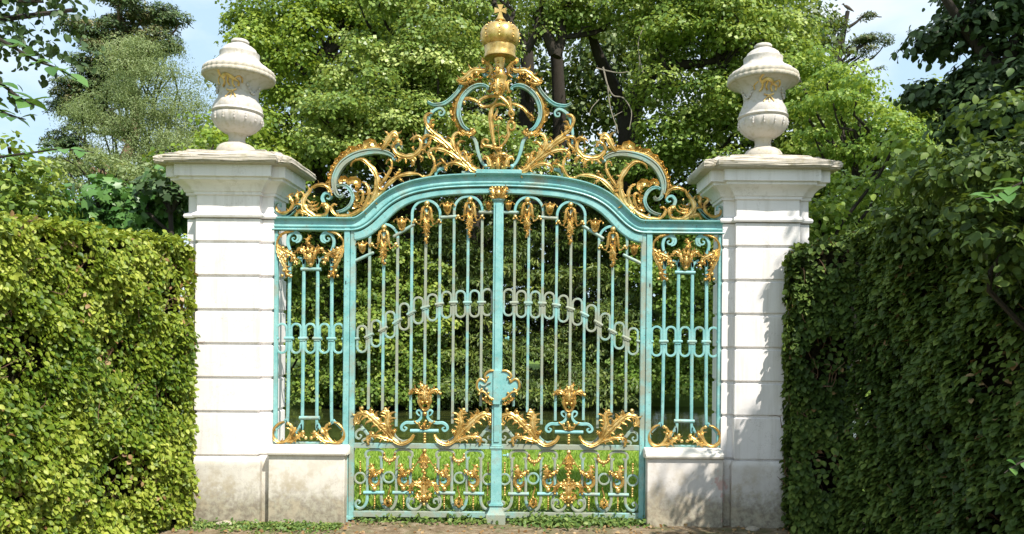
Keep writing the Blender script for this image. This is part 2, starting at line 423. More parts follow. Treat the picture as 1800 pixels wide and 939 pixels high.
def low_wall(side, lab):
    p = thing('low_wall', lab, 'low wall', (1.63*side, 0, 0), 'low walls under the side grilles'); p['_l'] = (1.63*side, 0, 0)
    x0, x1 = (1.305, 1.9615) 
    mb = MB(); mb.cbox(x0, x1, -.135, .20, -.25, .598, .006); mb.build('wall', M['plinth' if side < 0 else 'plinth_pink'], p, mirror=side < 0, angle=30)
    prof = [(-.135,.596),(-.150,.600),(-.163,.608),(-.168,.622),(-.163,.637),(-.148,.646),(-.135,.650),(-.128,.662),(-.06,.676),(.0,.683),(.10,.683),(.19,.670),(.215,.64),(.215,.60),(.20,.596)]
    mb = MB(); v = []; f = []; n = len(prof); xs = [x0-.022, x0-.012] + list(np.linspace(x0+.02, x1, 8))
    for i, x in enumerate(xs):
        s = .93 if i == 0 else 1
        for (y, z) in prof: v.append((x, y if i else y*.9+.003, z if i else .62+(z-.62)*.75))
    for i in range(len(xs)-1):
        for k in range(n):
            j = (k+1) % n; f.append((i*n+k, (i+1)*n+k, (i+1)*n+j, i*n+j))
    f.append(tuple(range(n))); f.append(tuple((len(xs)-1)*n+k for k in reversed(range(n))))
    mb.add(v, f); mb.build('coping', M['plinth'], p, mirror=side < 0, angle=35)
low_wall(-1, 'stained cream low wall under the left side grille, beside the bright pier')
low_wall(1, 'pinkish low wall with a hairline crack and dappled shade, under the right side grille')

def urn(side, lab, tilt):
    cx, cy = 2.345*side, .10; z0 = 3.245
    p = thing('urn', lab, 'stone urn', (cx, cy, z0), 'carved urns on top of the piers'); p['_l'] = (cx, cy, z0)
    def Z(y): return z0 + (264.6 - y)/197.0
    def r(px): return px/197.0
    mb = MB()
    mb.lathe(cx, cy, [(r(34),Z(266)),(r(34.5),Z(263)),(r(33),Z(258)),(r(31),Z(255)),(r(29),Z(252)),(r(24),Z(249)),(r(17),Z(247)),(r(15),Z(245)),(r(13.5),Z(240)),(r(14.5),Z(233)),(r(17.5),Z(230))], 40)
    mb.build('foot', M['cap'], p, angle=50)
    mb = MB()     # gadrooned bowl
    def gad(a, z):
        q = (Z(196) - z) / (Z(196) - Z(229)); q = max(0, min(1, q))
        return 1 + .035*sin(pi*q)*abs(sin(a*10))
    mb.lathe(cx, cy, [(r(15),Z(231)),(r(22),Z(229)),(r(31),Z(223)),(r(38),Z(215)),(r(41.5),Z(206)),(r(42),Z(200)),(r(40.5),Z(196)),(r(42.5),Z(195)),(r(43.5),Z(193)),(r(42.5),Z(191)),(r(41),Z(189))], 120, gad)
    bowl = mb.build('bowl', M['urn'], p, angle=50)
    for k in range(14):     # little fluted tongues round the bowl
        a = 2*pi*k/14; mb = MB()
        for dz, rr in ((0, 41.5), (-4, 42.6), (-8, 42.0)):
            mb.sph((cx + r(rr)*cos(a), cy + r(rr)*sin(a), Z(201 - dz*1.0)), (.010, .010, .013), 6, 4)
        mb.build('tongue', M['urn'], bowl)
    mb = MB()     # waist and flared body with shallow drapery waves
    def drape(a, z):
        q = max(0, min(1, (z - Z(190)) / (Z(170) - Z(190))))
        return 1 + .045*sin(pi*q)*abs(sin(a*3+.4)) + .008*sin(a*7+z*40)
    mb.lathe(cx, cy, [(r(41),Z(190)),(r(40),Z(184)),(r(37),Z(177)),(r(34),Z(170)),(r(33),Z(162)),(r(34),Z(154)),(r(37),Z(147)),(r(42),Z(141)),(r(49),Z(136.5)),(r(57),Z(134))], 90, drape)
    body = mb.build('body', M['urn'], p, angle=50)
    mb = MB()
    def egg(a, z): return 1 + .012*sin(a*34)
    mb.lathe(cx, cy, [(r(56),Z(134.5)),(r(59),Z(134.5)),(r(61),Z(132)),(r(61.2),Z(128)),(r(59.6),Z(126.5)),(r(60.5),Z(124)),(r(59.5),Z(120)),(r(57),Z(118))], 140, egg)
    mb.build('rim', M['cap'], p, angle=60)
    mb = MB()
    def scal(a, z): return 1 + .02*sin(a*12)*(Z(118) < z < Z(100))
    mb.lathe(cx, cy, [(r(57),Z(119)),(r(54),Z(115)),(r(48),Z(111.5)),(r(41),Z(107)),(r(35.5),Z(102)),(r(32.5),Z(97)),(r(33.5),Z(93)),(r(33.5),Z(89)),(r(31),Z(87.5)),(r(29.5),Z(86)),
                      (r(27),Z(81)),(r(22),Z(77)),(r(16),Z(74)),(r(13.5),Z(73)),(r(13.5),Z(71)),(r(15),Z(70)),(r(15),Z(67)),(r(13),Z(65)),(r(6),Z(64))], 96, scal)
    mb.build('lid', M['urn'], p, angle=50)
    # gilded relief of a leaping figure and a bow, faded
    mb = MB()
    def rel(pts, w):
        out = []
        for (dx, y) in pts:
            R_ = np.interp(y, [134,136.5,141,147,154,162,170,177,184,190], [57,49,42,37.5,35,34,34.8,38,41.5,42.5])
            x = dx/197.; rr = r(R_) * 1.012
            out.append((cx + x, cy - math.sqrt(max(rr*rr - x*x, 1e-5)), Z(y)))
        mb.tube(crom(out, 4), w, 6)
    rel([(-13,143),(-7,139),(0,140),(7,145)], .017); rel([(-13,143),(-17,138),(-15,134)], .011); rel([(7,145),(13,148),(12,155)], .010)
    rel([(-12,143),(-11,150),(-15,156)], .010); rel([(-3,141),(-5,149),(-2,155)], .009); rel([(5,144),(3,151),(6,157)], .009); rel([(8,144),(15,140),(19,143),(18,149)], .008); rel([(-19,141),(-24,146),(-22,152)], .006)
    rel([(-8,161),(-3,163),(2,163),(9,160)], .008); rel([(2,163),(-5,169),(-9,175)], .006); rel([(2,163),(6,169),(9,174)], .006); rel([(0,163),(1,170),(0,176)], .005)
    mb.build('gilded_relief', M['gold_faded'], body)
    for s_ in (-1, 1):     # plain carved swags at the sides of the neck
        mb = MB()
        for k in range(9):
            a = -pi/2 + s_*(.75 + .09*k); y = 150 + 13*sin(pi*k/8)
            R_ = np.interp(y, [134,136.5,141,147,154,162,170], [57,49,42,37.5,35,34,34.8]) + 1
            mb.sph((cx + r(R_)*cos(a), cy + r(R_)*sin(a), Z(y)), .012, 6, 4)
        mb.build('swag', M['urn'], body)
    p.rotation_euler = (0, R(tilt), 0)
M['gold_faded'] = mat_gold('faded_gilding')
_n = [n for n in M['gold_faded'].node_tree.nodes if n.type == 'BSDF_PRINCIPLED'][0]; _n.inputs['Metallic'].default_value = .15; _n.inputs['Roughness'].default_value = .6
urn(-1, 'weathered white stone urn leaning slightly, on the left gate pier', 1.3)
urn(1, 'weathered white stone urn with upright lid, on the right gate pier', -.3)

# ---------------------------------------------------------------- overthrow: beam, jambs, crest, crown
LO = (0, 0, 3.0)
ot = thing('gate_overthrow', 'arched turquoise iron beam with gilded rococo crest and crown above the gate', 'gate crest', LO); ot['_l'] = LO
BT = [(481,382.5),(520,383),(570,383.3),(612,383.8),(624,383.2),(631,380.5),(642.5,372),(661.7,353.5),(677,341),(693.6,331),(708,324.6),(725.6,318.8),(745,314.6),(767,311),(795,308.6),(830,307),(874.3,306.3)]
def beam_line(dpy):
    c = [np.array(G(*p)) for p in crom(BT, 5)]
    half = np.array(c); T = np.gradient(half, axis=0); T /= np.linalg.norm(T, axis=1)[:, None]
    N = np.stack([-T[:, 1], T[:, 0]], 1)
    h = half - N * dpy * .005
    h = h[h[:, 0] < -.002]
    q = h.copy()[::-1]; q[:, 0] *= -1
    return np.vstack([h, q])
prof = [(-.2,-.058),(-.2,.05),(2.2,.05),(3.2,.03),(19.5,.03),(19.8,.04),(23.0,.04),(23.0,-.034),(21.5,-.042),(19.8,-.038),(19.2,-.026),(17.5,-.024),(16.5,-.034),(14.8,-.036),(13.8,-.026),(6,-.020),(4.4,-.024),(3.0,-.046),(1.6,-.058)]
mb = MB(); Ls = [beam_line(a) for a, b in prof]; K = min(len(l) for l in Ls)
Ls = [np.array([np.interp(np.linspace(0, 1, 150), np.linspace(0, 1, len(l)), l[:, k]) for k in (0, 1)]).T for l in Ls]
v = []; f = []; m = len(prof)
for i in range(150):
    for k, (a, b) in enumerate(prof): v.append((Ls[k][i, 0], b, Ls[k][i, 1]))
for i in range(149):
    for k in range(m):
        j = (k+1) % m; f.append((i*m+k, (i+1)*m+k, (i+1)*m+j, i*m+j))
f.append(tuple(range(m))); f.append(tuple(149*m+k for k in reversed(range(m))))
mb.add(v, f); mb.build('beam', M['teal'], ot, angle=30)
def beads(lst, name='bead'):
    for q in lst: P(lambda b, q=q: ball(b, *q), name, 'gold')
def P(fn, name, mat, parent=ot, both=True, **kw):
    """build one ornament, and its mirror image, each as a part"""
    out = []
    for s_ in ((False, True) if both else (False,)):
        b = MB(); fn(b); out.append(b.build(name, M[mat], parent, mirror=s_, **kw))
    return out
TW = 'teal_worn'
P(lambda b: b.cbox(-1.350, -1.300, -.03, .03, .02, 2.600, .004), 'jamb', 'teal')
P(lambda b: (b.cbox(-1.372, -1.297, -.042, .04, 0, .06, .004)), 'jamb_foot', TW)
P(lambda b: b.box(-1.352, -1.349, -.034, -.029, .76, .775) or b.cbox(-1.354, -1.296, -.036, .03, .985, 1.0, .003), 'jamb_band', 'teal')
P(lambda b: b.box(-1.334, -1.327, -.0335, -.0295, 2.085, 2.115), 'keyhole', 'hole')
# centre block on the beam
P(lambda b: b.cbox(-.20, .20, -.064, .05, G(875,307)[1]-.004, G(875,300.5)[1], .004), 'centre_block', 'teal', both=False)

# teal scrolls of the crest
def S(pts, w, dep=.020, y=0, prof='flat', mat=TW, name='scroll', sub=6): P(lambda b: sweep(b, pts, w, dep, y, prof, sub), name, mat)
S([(604,341),(601,346),(594,344.5),(589,335),(588,319),(593,303),(604,287),(621,275.5),(640,269),(662,266.5),(680,269.5),(691,275.5),(696.5,283)], [2,3.5,5.2,5.8,5.8,5.6,5.2,4.2,2.4], .026, 0, 'rib', 'teal_grey')
P(lambda b: ball(b, 692.5, 281, 3.2), 'scroll_eye', TW)
S([(593,328),(600,325),(609,327.5),(617,336),(620.5,349),(615,362),(604,370),(592,373)], [2,3,3.2,3.2,3,2.6,2], .020, 0, 'rib')
S([(569.4,357),(567,348),(572,340.5),(579,341),(582.5,346),(579,350.5),(574.5,349)], [3,3,2.8,2.5,2.2,1.8,1.2])
S([(545,335),(534,349),(523,363),(512,375),(505,380)], [2.8,2.6,2.4,2.2,1.8])
S([(493,364),(492,357),(486,357),(482.8,366),(489,375.5),(502,379),(514,374),(523,364)], [1.4,2,2.2,2.2,2.2,2,1.6])
S([(705.5,262),(706,257),(700,254.5),(695,259),(696,266),(703,272)], [1.2,1.8,2.4,2.4,2,1.5])
S([(749,257),(749,237),(752,216),(756,204),(764,195),(774,191),(781,196.5),(779,203),(773.5,203.5),(772.5,198.5),(776.5,198)], [1.6,2.2,2.4,2.6,2.8,2.6,2.2,1.6,1], .018, -.004, 'flat', TW, 'scroll', 7)
S([(752,179.5),(757,183),(765.5,185),(781,182.5),(795,172.5),(806,160),(812,148)], [1.8,2.8,3.3,3.4,3.2,2.8], .024, 0, 'rib')
S([(856,160),(857.5,155.5),(851,151.5),(839.6,151.5),(827,157.5),(815,170),(807.8,187),(807,204),(813,220),(820,227.5),(824.5,230)], [1.8,2.8,3.6,3.8,3.8,3.8,3.6,3.6,3.2,2.4], .026, -.004, 'rib', TW)
S([(826,241),(832,243.5),(836.5,251),(840,267),(844.5,280),(849,288),(855.5,293)], [2,3,3.2,3,2.8,2.6,2], .020, 0, 'flat', 'teal_grey')
S(spiral(853, 129.5, 6.6, 1.5, 100, -420, 22), [1.3,1.6,1.5,1.2], .020, 0)
S([(853,122.8),(845,120.5),(836,122),(826,127),(818,135)], [1.6,2,2,1.4])
S([(766,311),(767,303),(772,298),(780,296.5),(786,298)], [1.8,2.5,2.5,1.6])
S([(812,303),(826,305.5),(842,306)], [2,2.4,2]); 
P(lambda b: ball(b, 854.5, 293.5, 4.2), 'scroll_eye', 'teal')
P(lambda b: (sweep(b, [(829,241),(826,233)], 2, .016)), 'tie', TW)
P(lambda b: (sweep(b, [(574,383),(574,372)], [1.6,2.2], .016)), 'tie', TW)
P(lambda b: (sweep(b, [(613,384),(612,373)], [2.6,1.8], .016)), 'tie', TW)
P(lambda b: (sweep(b, [(864,303),(868,295)], [2.8,2.0], .016)), 'tie', TW)

# gilded leaves and shells
def A(pts, w, lobes=4, name='acanthus_leaf', **kw): P(lambda b: leaf(b, pts, w, lobes, **kw), name, 'gold')
# shell fringe outside the big C
fr = [(582,333,170,7),(581.5,322,176,7.5),(584.5,309,166,8),(590,297,150,8.5),(597,286,140,9),(606,276.5,132,9.5),(619,268,120,10.5),(633,262,108,8),(651,257,98,12.5),(669.6,259,86,7)]
def fringe(b):
    for (x, y, a, r_) in fr: fan(b, x, y, r_, a, 200, 9, -.012)
    sweep(b, [(582,340),(580,325),(584,303),(596,285),(616,269.5),(642,262),(668,260.5),(686,266)], [1.5,3,3,3,3,3,2], .012, -.004, 'acan')
    for (x, y, a, r_) in fr: ball(b, x+5*cos(R(a)), y-5*sin(R(a)), 1.7, -.012)
P(fringe, 'shell_fringe', 'gold')
A([(672,264),(678,257),(683,249),(688,240),(694,236),(699,240),(700,246)], [3,5,6.5,6,4.5,2], 3)
A([(690,263),(694,254),(700,249),(706,251),(707,257)], [3,3.5,3.5,3,1.5], 2)
# inner gold scroll swelling down to the foot of the arch
A([(617.5,294),(620,287.5),(627,283),(639,282),(651,292),(661,306),(665,320),(662,338),(655,354),(643,366),(630,373)], [1.6,2.8,4.4,5.2,5.6,6,6,5,4], 6, side=1)
A([(648,355),(638,367),(625,376),(610,380.5),(597,381),(588,375),(584,366),(588,360),(594,362)], [3.5,4,4.2,4,3.6,3,2.2], 4)
P(lambda b: [fan(b, 605, 319, 9, 100, 250, 11), ball(b, 605, 319, 2.5), fan(b, 623, 323, 12, 60, 260, 12), ball(b, 624, 324, 3), fan(b, 625, 347, 8, 20, 200, 9), fan(b, 622, 360, 8, -10, 200, 9), fan(b, 627, 336, 6, 40, 200, 7)], 'rocaille_shell', 'gold')
A([(637,321),(645,325),(650,336),(648,350),(640,363)], [2,3.2,3.6,3.4,2.6], 3)
A([(630,340),(636,337),(640,342),(638,354),(630,366)], [1.8,3,3.2,3,2], 2)
# stalk leaning on the beam
A([(660,352),(671,340),(685,324),(700,312.5),(719,307),(736,307.5),(745,313)], [4,4.6,4.8,4.4,4,3.2,1.6], 3, side=1)
A([(664,338),(671,326),(679,315),(686,304),(690,292),(688,283),(682,283),(680,290)], [2.5,3.5,4,3.4,2.4,2,1.5], 4)
A([(697,314),(700,306),(706,303)], [2,2.6,1.4], 1); A([(700,315),(707,318),(711,322)], [2.4,2.6,1.2], 1)
A([(671,333),(666,326),(667,318),(672,315)], [2,3,2.4,1.2], 2)
A([(744,312),(754,311),(762,302),(765,290),(762,278),(756,270)], [2.4,3.2,3.2,3,2.6,1.8], 3, side=-1)
beads([(703,300,2.6),(745,311,2.6),(666,343,3.2),(655,341,2.8),(757.5,271,3)])
# sweep between the big C and the centre fan
A([(692,262),(697,270),(706,275.5),(718,277),(731,273.5),(740,263),(741.5,252),(736,244.5),(728,243),(722,248)], [3,5,5.6,5.4,5,4.4,3.6,3,1.6], 6, side=-1)
A([(722,280),(728,286),(724.5,294)], [3.4,3.6,1.4], 2); A([(736,275),(743,279),(741,286)], [3,3,1.3], 2); A([(706,280),(700,285),(697,283)], [2.6,2.6,1.2], 1)
A([(729,268),(727,262),(729,258)], [1.8,2.4,1], 1); A([(727,252),(730,244),(736,240.5),(743,244)], [1.4,2.6,3,1.6], 1)
# scroll leaf at the far left
A([(567,380),(556,380),(546,375),(537,366),(535,355),(540,345),(547,336),(551,329)], [3,4.4,5.6,6,5.6,4.6,3.6,2.4], 5, side=1)
A([(551,331),(558,327.5),(568,326.5),(577,330),(583,338),(585,345)], [2.8,3.8,4,3.8,3,1.6], 3, side=1)
A([(541,360),(549,364),(558,362),(562,357)], [2,2.6,2.4,1.2], 1); A([(543,366),(552,370),(561,368),(567,362)], [2,2.8,2.6,1.4], 1); A([(541,352),(548,358),(558,355)], [1.6,2.2,1.2], 1)
A([(566,380),(575,377),(578,368),(574,360),(567,359)], [2.4,3.4,3.6,4,2.6], 2, side=1)
beads([(572.5,362,5.2),(553.5,346.5,2.2),(523,355,2)])
A([(520,381),(528,373),(538,375),(547,380)], [3,4,4,2], 3)
A([(487,363),(489,371),(497,375.5),(507,374),(515,366),(517,356),(512,349),(511,344),(518,341.5)], [1.8,2.8,3.2,3.2,3.4,3.2,2.6,1.8], 4, side=1)
A([(521,361),(525,351),(524,343),(530,339)], [2.6,3.6,3.2,1.8], 3)
# centre fan of acanthus
A([(845,301),(835,298),(822,289),(807,275),(792,261),(780,249),(766,238),(754,226),(748,212),(752,202),(761,201)], [4,5.4,6,5.6,5.4,5,4.6,4,3.4,1.8], 7, side=-1)
A([(790,262),(776,252),(762,243),(751,240),(744,246),(743,256)], [4,4.6,4.4,3.8,3,1.6], 3)
A([(818,288),(803,278),(788,268.5),(772,263.5),(760,264),(753.5,272),(757,281)], [4,4.4,4.6,4.4,4,3.2,1.6], 4)
A([(817,287),(806,275),(799,262),(796,249),(799,239),(807,235),(814,240)], [4,5,5.4,4.8,4,3,1.6], 4)
A([(820,289),(810,276),(805,264),(806,254),(812,249.5),(819,251)], [3.6,4.4,4.4,3.6,2.8,1.4], 3)
A([(824,291),(821,280),(820,271),(815,267),(811,270)], [3,3.8,3.4,2.6,1.4], 3)
A([(828,294),(826,283),(828,274),(833,272)], [2.6,3.2,2.8,1.4], 2)
A([(822,286),(828,297),(838,302.5),(848,302.5),(854,300)], [4.5,6,5.4,4,2.4], 3)
A([(822,297),(810,290.5),(798,288),(788,291),(783,298),(786,302)], [3,3.8,4,3.6,3,1.6], 3)
A([(788,294),(780,285),(776,281),(770,284)], [2,2.6,2.2,1.2], 2); A([(766,303),(768,294),(776,288),(783,287)], [1.8,2.6,2.6,1.4], 2)
A([(764,219),(761,224),(759,231)], [1.4,2.8,2.2], 1); A([(766,213.5),(760,214),(757.5,221),(760,230)], [1.2,2.6,3,2], 2)
A([(752,239),(757,244),(755,254),(747,262),(744,272)], [2,3,3.6,3.2,2], 3)
# gold rim round the monogram frame
def rim2(b):
    c = [(842,146,95,6),(832,147.5,110,6),(822,153,128,6.5),(812,162,140,7),(805,173,158,6),(801,184,170,6),(798.5,196,178,8),(800,208,190,6.5),(806,219,205,6),(811,228,215,6.5)]
    for (x, y, a, r_) in c: fan(b, x, y, r_, a, 190, 8, -.006)
    sweep(b, [(846,145.5),(832,149),(817,159),(806,173),(801,190),(800,206),(806,221),(816,232)], 3, .012, 0, 'acan')
P(rim2, 'shell_fringe', 'gold')
P(lambda b: [leaf(b, [(812,231),(819,236),(828,237),(833,231)], [3,4.4,4.4,2], 3), leaf(b, [(829,240),(834,235),(833,227)], [2.6,3,1.4], 1), ball(b, 822, 237, 4.4, -.03), ball(b, 829, 229, 2.4, -.03)], 'clasp', 'gold')
# wings under the crown
A([(868,120),(860,121),(851,126),(842,126),(832,127),(823,134),(812,142),(803,143)], [2,3.4,4.8,5.4,5.6,5.2,4.2,1.8], 5)
P(lambda b: [fan(b, 836, 134, 6, 230, 200, 9, -.03), fan(b, 845, 136, 5, 260, 200, 8, -.03), fan(b, 826, 139, 6, 215, 200, 8, -.03), ball(b, 838, 131, 3, -.04)], 'rosette', 'gold')
A([(803,142.5),(812,149),(824,147),(834,140)], [1.8,3,3.2,2], 3)
# brackets carrying the crown
A([(848,103),(851,110),(859,115),(864,124),(862,133),(856,138)], [2.4,3.8,3.8,3.6,3.2,1.8], 2)
A([(846.5,106),(850,112),(856,115)], [1.4,3,2], 1)
A([(858,144),(864,146),(865,156),(861,164),(857,161)], [2,3.2,3.4,2.6,1.4], 2)
def stem(b):
    x = G(875.8,120)[0]
    def z(py): return G(876, py)[1]
    b.lathe(0, -.01, [(.018,z(171)),(.030,z(166)),(.052,z(160)),(.060,z(150)),(.055,z(143)),(.062,z(140)),(.066,z(136)),(.050,z(133)),(.038,z(125)),(.036,z(116)),(.042,z(110)),(.048,z(104)),(.030,z(98))], 24, lambda a, zz: 1+.10*abs(sin(4*a)))
    leaf(b, [(875.5,118),(875,130),(875,140)], [3,4,2], 3, y0=-.055); leaf(b, [(875.5,143),(875,155),(874.5,170)], [5,6,2], 3, y0=-.065)
    leaf(b, [(871,136),(866,139),(862,141)], [3,3.5,2], 1, y0=-.04)
    for dx in (-6, 6): leaf(b, [(875.5+dx*.5,146),(875+dx,156),(875+dx*.7,166)], [2.4,3.4,1.6], 2, y0=-.05)
    ball(b, 875.8, 112, 3, -.05)
P(stem, 'stem', 'gold', both=False)
# crown
def zc(py): return G(878, py)[1]
def crown():
    b = MB(); b.lathe(0, 0, [(.10,zc(103)),(.137,zc(102.5)),(.139,zc(99)),(.132,zc(95)),(.134,zc(90)),(.138,zc(85)),(.136,zc(82.5)),(.11,zc(82)),(.10,zc(95))], 48, lambda a, z: 1+.018*sin(a*12)*(zc(97) < z < zc(84)))
    band = b.build('crown', M['gold'], ot, angle=50)
    b = MB()
    def lob(a, z): return 1 + .05*abs(sin(4*a + .0)) - .02
    b.lathe(0, 0, [(.118,zc(84)),(.138,zc(82)),(.160,zc(76)),(.172,zc(68)),(.171,zc(60)),(.158,zc(53)),(.135,zc(48)),(.10,zc(45)),(.06,zc(43.5)),(.035,zc(43))], 96, lob); b.build('dome', M['gold'], band, angle=60)
    for k in range(8):
        a = pi*k/4
        for (r_, y) in ((.108,45),(.137,48),(.158,53),(.170,60),(.172,68),(.168,73)):
            b = MB(); b.sph((r_*cos(a), r_*sin(a), zc(y)), .0068, 7, 5); b.build('pearl', M['gold'], band)
    b = MB(); b.lathe(0, 0, [(.04,zc(45)),(.042,zc(42)),(.038,zc(40)),(.036,zc(38.5)),(.046,zc(37.5)),(.048,zc(36)),(.036,zc(33)),(.024,zc(30)),(.014,zc(29))], 24); b.build('orb', M['gold'], band)
    b = MB()
    zc0, h = zc(19), .052
    for k in range(4):
        a = k*pi/2; hh = h if k != 3 else .062
        q = [(.007,0),(.026,hh),(-.026,hh),(-.007,0)]
        c, s = cos(a - pi/2), sin(a - pi/2)
        pts = [(x*cos(a-pi/2+pi/2*0) - y*sin(a-pi/2), x*s + y*c) for x, y in q]
        v = [(x, -.009, zc0 + z) for x, z in pts] + [(x, .009, zc0 + z) for x, z in pts]
        b.add(v, [(0,1,2,3),(7,6,5,4),(0,4,5,1),(1,5,6,2),(2,6,7,3),(3,7,4,0)])
    b.cbox(-.009, .009, -.010, .010, zc0-.009, zc0+.009, .002)
    b.build('cross', M['gold'], band, smooth=False)
crown()
# monogram of interlaced ribbons inside the frame
def mono(b):
    k = dict(dep=.010, y0=-.012, prof='acan')
    for pts, w, y in [
      ([(818,185),(813,181),(815,175),(824,174),(832,176),(840,180),(846,187),(856,188.5),(866,185),(873,177),(874,170)], [2,3,3.2,3,2.8,3,3,2.8,2.4,2], -.012),
      ([(841,186),(843,179),(853,172.5),(866,170),(880,172),(889,179),(896,189),(899,200)], [1.5,2.8,3,3,3.2,3.2,3,2.6], -.022),
      ([(889,187),(880,184.5),(870,187),(864.5,194),(862.5,208),(864,224),(866,238),(868,250),(870,257)], [2,2.8,3,3.8,4.4,4.2,3.4,3,2.4], -.016),
      ([(896,184),(906,184.5),(918,190),(926,198),(931,207),(935,212)], [2,3,3.2,3,3,1.6], -.010),
      ([(891,172),(896,174.5),(897,184),(898.5,194),(903,202),(899,207),(894.5,202),(896,196)], [1.6,2.4,2.8,3,2.6,2,1.8,1.4], -.026),
      ([(898,212),(895,215),(893,226),(894.5,234),(892,243),(887,252),(881,260),(880,271)], [1.8,2.6,2.8,2.8,2.6,2.4,2,1.8], -.014),
      ([(894,218),(899,214.5),(904.5,219),(904,227),(898.5,230),(895,226)], [1.6,2.2,2.4,2.2,2,1.4], -.02),
      ([(893,236),(887,243),(882,240)], [1.4,1.8,1], -.02),
      ([(872,214),(869,208),(873,200),(875,192)], [1.2,2.4,2.2,1], -.02),
      ([(880,274),(878.5,256),(877,240),(876,226),(879,218)], [1.6,1.4,1.2,1,.7], -.004),
      ([(878,244),(884,238),(887,239)], [1,1.4,.8], -.006), ([(877,234),(871,230),(868,232)], [1,1.3,.8], -.006),
      ([(866,228),(869,222),(876,220.5)], [1,1.8,1], -.01), ([(873,212),(878,207.5),(883,211)], [1.6,3,1.4], -.01),
      ([(876,271),(871,261),(862,258),(852,256.5),(848,251),(852,246),(858,248),(857,252.5)], [2.2,3,3.2,3,2.8,2.4,2.2,1.6], -.016),
      ([(868,268),(870,275),(866,279)], [2,2.6,1.4], -.014), ([(846,254),(846.5,260),(850,261)], [1,2,1], -.014)]:
        sweep(b, pts, w, .009, y, 'acan', 6)
    for x, y, r_ in ((816,182,3),(900.5,210,3.4),(934,212,3),(870,256,3.4),(881,262,2.6),(843,182,2.6),(931,206,3)): ball(b, x, y, r_, -.02)
    leaf(b, [(880,262),(872,262),(864,259)], [3,3.6,2], 2); leaf(b, [(926,200),(935,206),(938,214)], [2.4,3,1.2], 2)
P(mono, 'monogram', 'gold', both=False)
def cart(b):
    for (x, y, r_, a, s_) in [(868,290,12,118,150),(884,290,12,62,150),(876,294,11,-90,160),(866,280,8,100,180),(886,280,8,80,180)]:
        fan(b, x, y, r_, a, s_, 11, -.02, .02)
    leaf(b, [(868,300),(862,290),(858,280),(852,277.5),(849,283)], [4,5.5,4.6,3.6,1.8], 3, y0=-.02)
    leaf(b, [(883.5,300),(890,290),(894,280),(900,277.5),(903,283)], [4,5.5,4.6,3.6,1.8], 3, y0=-.02)
    leaf(b, [(876,302),(876,290),(876,276)], [3,4.6,2], 3, y0=-.045)
    for dx in (-14, -7, 0, 7, 14): ball(b, 876+dx, 298 - abs(dx)*.3, 2.4, -.045)
    leaf(b, [(870,277),(878,273),(888,272),(894,276)], [2,3.4,3,1.4], 2, y0=-.02)
P(cart, 'cartouche', 'gold', both=False)
# ---------------------------------------------------------------- gate leaves
leaves = []
for s_, lab in ((-1, 'left leaf of the gate, carrying the central post and the lock plate'), (1, 'right leaf of the gate, hung beside the leaf shadowed pier, with two small knobs')):
    g = thing('gate_leaf', lab, 'gate', (1.30*s_, 0, 0), 'turquoise and gold wrought iron gate leaves'); g['_l'] = (1.30*s_, 0, 0); leaves.append(g)
XC = -0.635
def PP(fn, name, mat, xc=None, parents=None, **kw):
    out = []
    for k, par in enumerate(parents or leaves):
        for rf in ((False, True) if xc is not None else (False,)):
            b = MB(); fn(b)
            if rf: b.v = [(2*xc - x, y, z) for x, y, z in b.v]; b.f = [tuple(reversed(q)) for q in b.f]
            out.append(b.build(name, M[mat], par, mirror=(k == 1), **kw))
    return out
def zz(px, py): return G(px, py)[1]
TG = 'teal_grey'
PP(lambda b: b.cbox(-1.2965, -1.252, -.022, .022, .045, 2.575, .004), 'stile', 'teal_worn')
PP(lambda b: b.cbox(-1.2975, -1.250, -.024, .024, .02, .05, .004), 'stile_foot', 'teal_worn')
zm0, zm1 = zz(740, 788.5), zz(740, 779.5)
PP(lambda b: b.cbox(-1.2525, -.04, -.018, .018, zm0, zm1, .003), 'middle_rail', TG)
zb0, zb1 = zz(740, 909), zz(740, 898.8)
PP(lambda b: b.cbox(-1.2525, -.04, -.018, .018, zb0, zb1, .003), 'bottom_rail', TG)
def toprail(b):
    c = np.array([G(*p) for p in crom(BT, 5)]); T = np.gradient(c, axis=0); T /= np.linalg.norm(T, axis=1)[:, None]
    N = np.stack([-T[:, 1], T[:, 0]], 1)
    k = (c[:, 0] > -1.34)
    o1 = (c - N*24.6*.005)[k]; wd = np.interp(c[k][:, 0], [-1.3, -1.1, -.8, 0], [40, 38, 35.5, 34.5])
    i1 = (c - N*wd[0]*0 - N*np.interp(c[:, 0], [-1.3, -1.1, -.8, 0], [40, 38, 35.5, 34.5])[:, None]*.005)[k]
    ok = (i1[:, 0] > -1.262) & (i1[:, 0] < -.03); o1, i1 = o1[ok], i1[ok]
    o1 = np.vstack([[-1.262, o1[0, 1]], o1]); i1 = np.vstack([[-1.262, i1[0, 1] - .02], i1])
    v = []; n = len(o1); f = []
    for i in range(n):
        for (p, y) in ((o1[i], -.02), (i1[i], -.02), (i1[i]*.85+o1[i]*.15, -.026), (o1[i]*.85+i1[i]*.15, -.026)): v.append((p[0], y, p[1]))
        for (p, y) in ((i1[i], .02), (o1[i], .02)): v.append((p[0], y, p[1]))
    order = (0, 3, 2, 1, 4, 5)
    for i in range(n-1):
        for k_ in range(6):
            a, c_ = order[k_], order[(k_+1) % 6]; f.append((i*6+a, (i+1)*6+a, (i+1)*6+c_, i*6+c_))
    f.append(tuple(reversed(order))); f.append(tuple((n-1)*6+a for a in order))
    b.add(v, f)
PP(toprail, 'top_rail', 'teal', angle=25)
XB = [(-28.7 - 24.66*i)*.005 for i in range(9)]
atop = {0: 345.6, 1: 352.8, 2: 394.4}; xpx = {0: 826.5, 1: 750.5, 2: 675.5}
endy = [714, 724, 745, 738, 690, 736, 750, 722, 720]
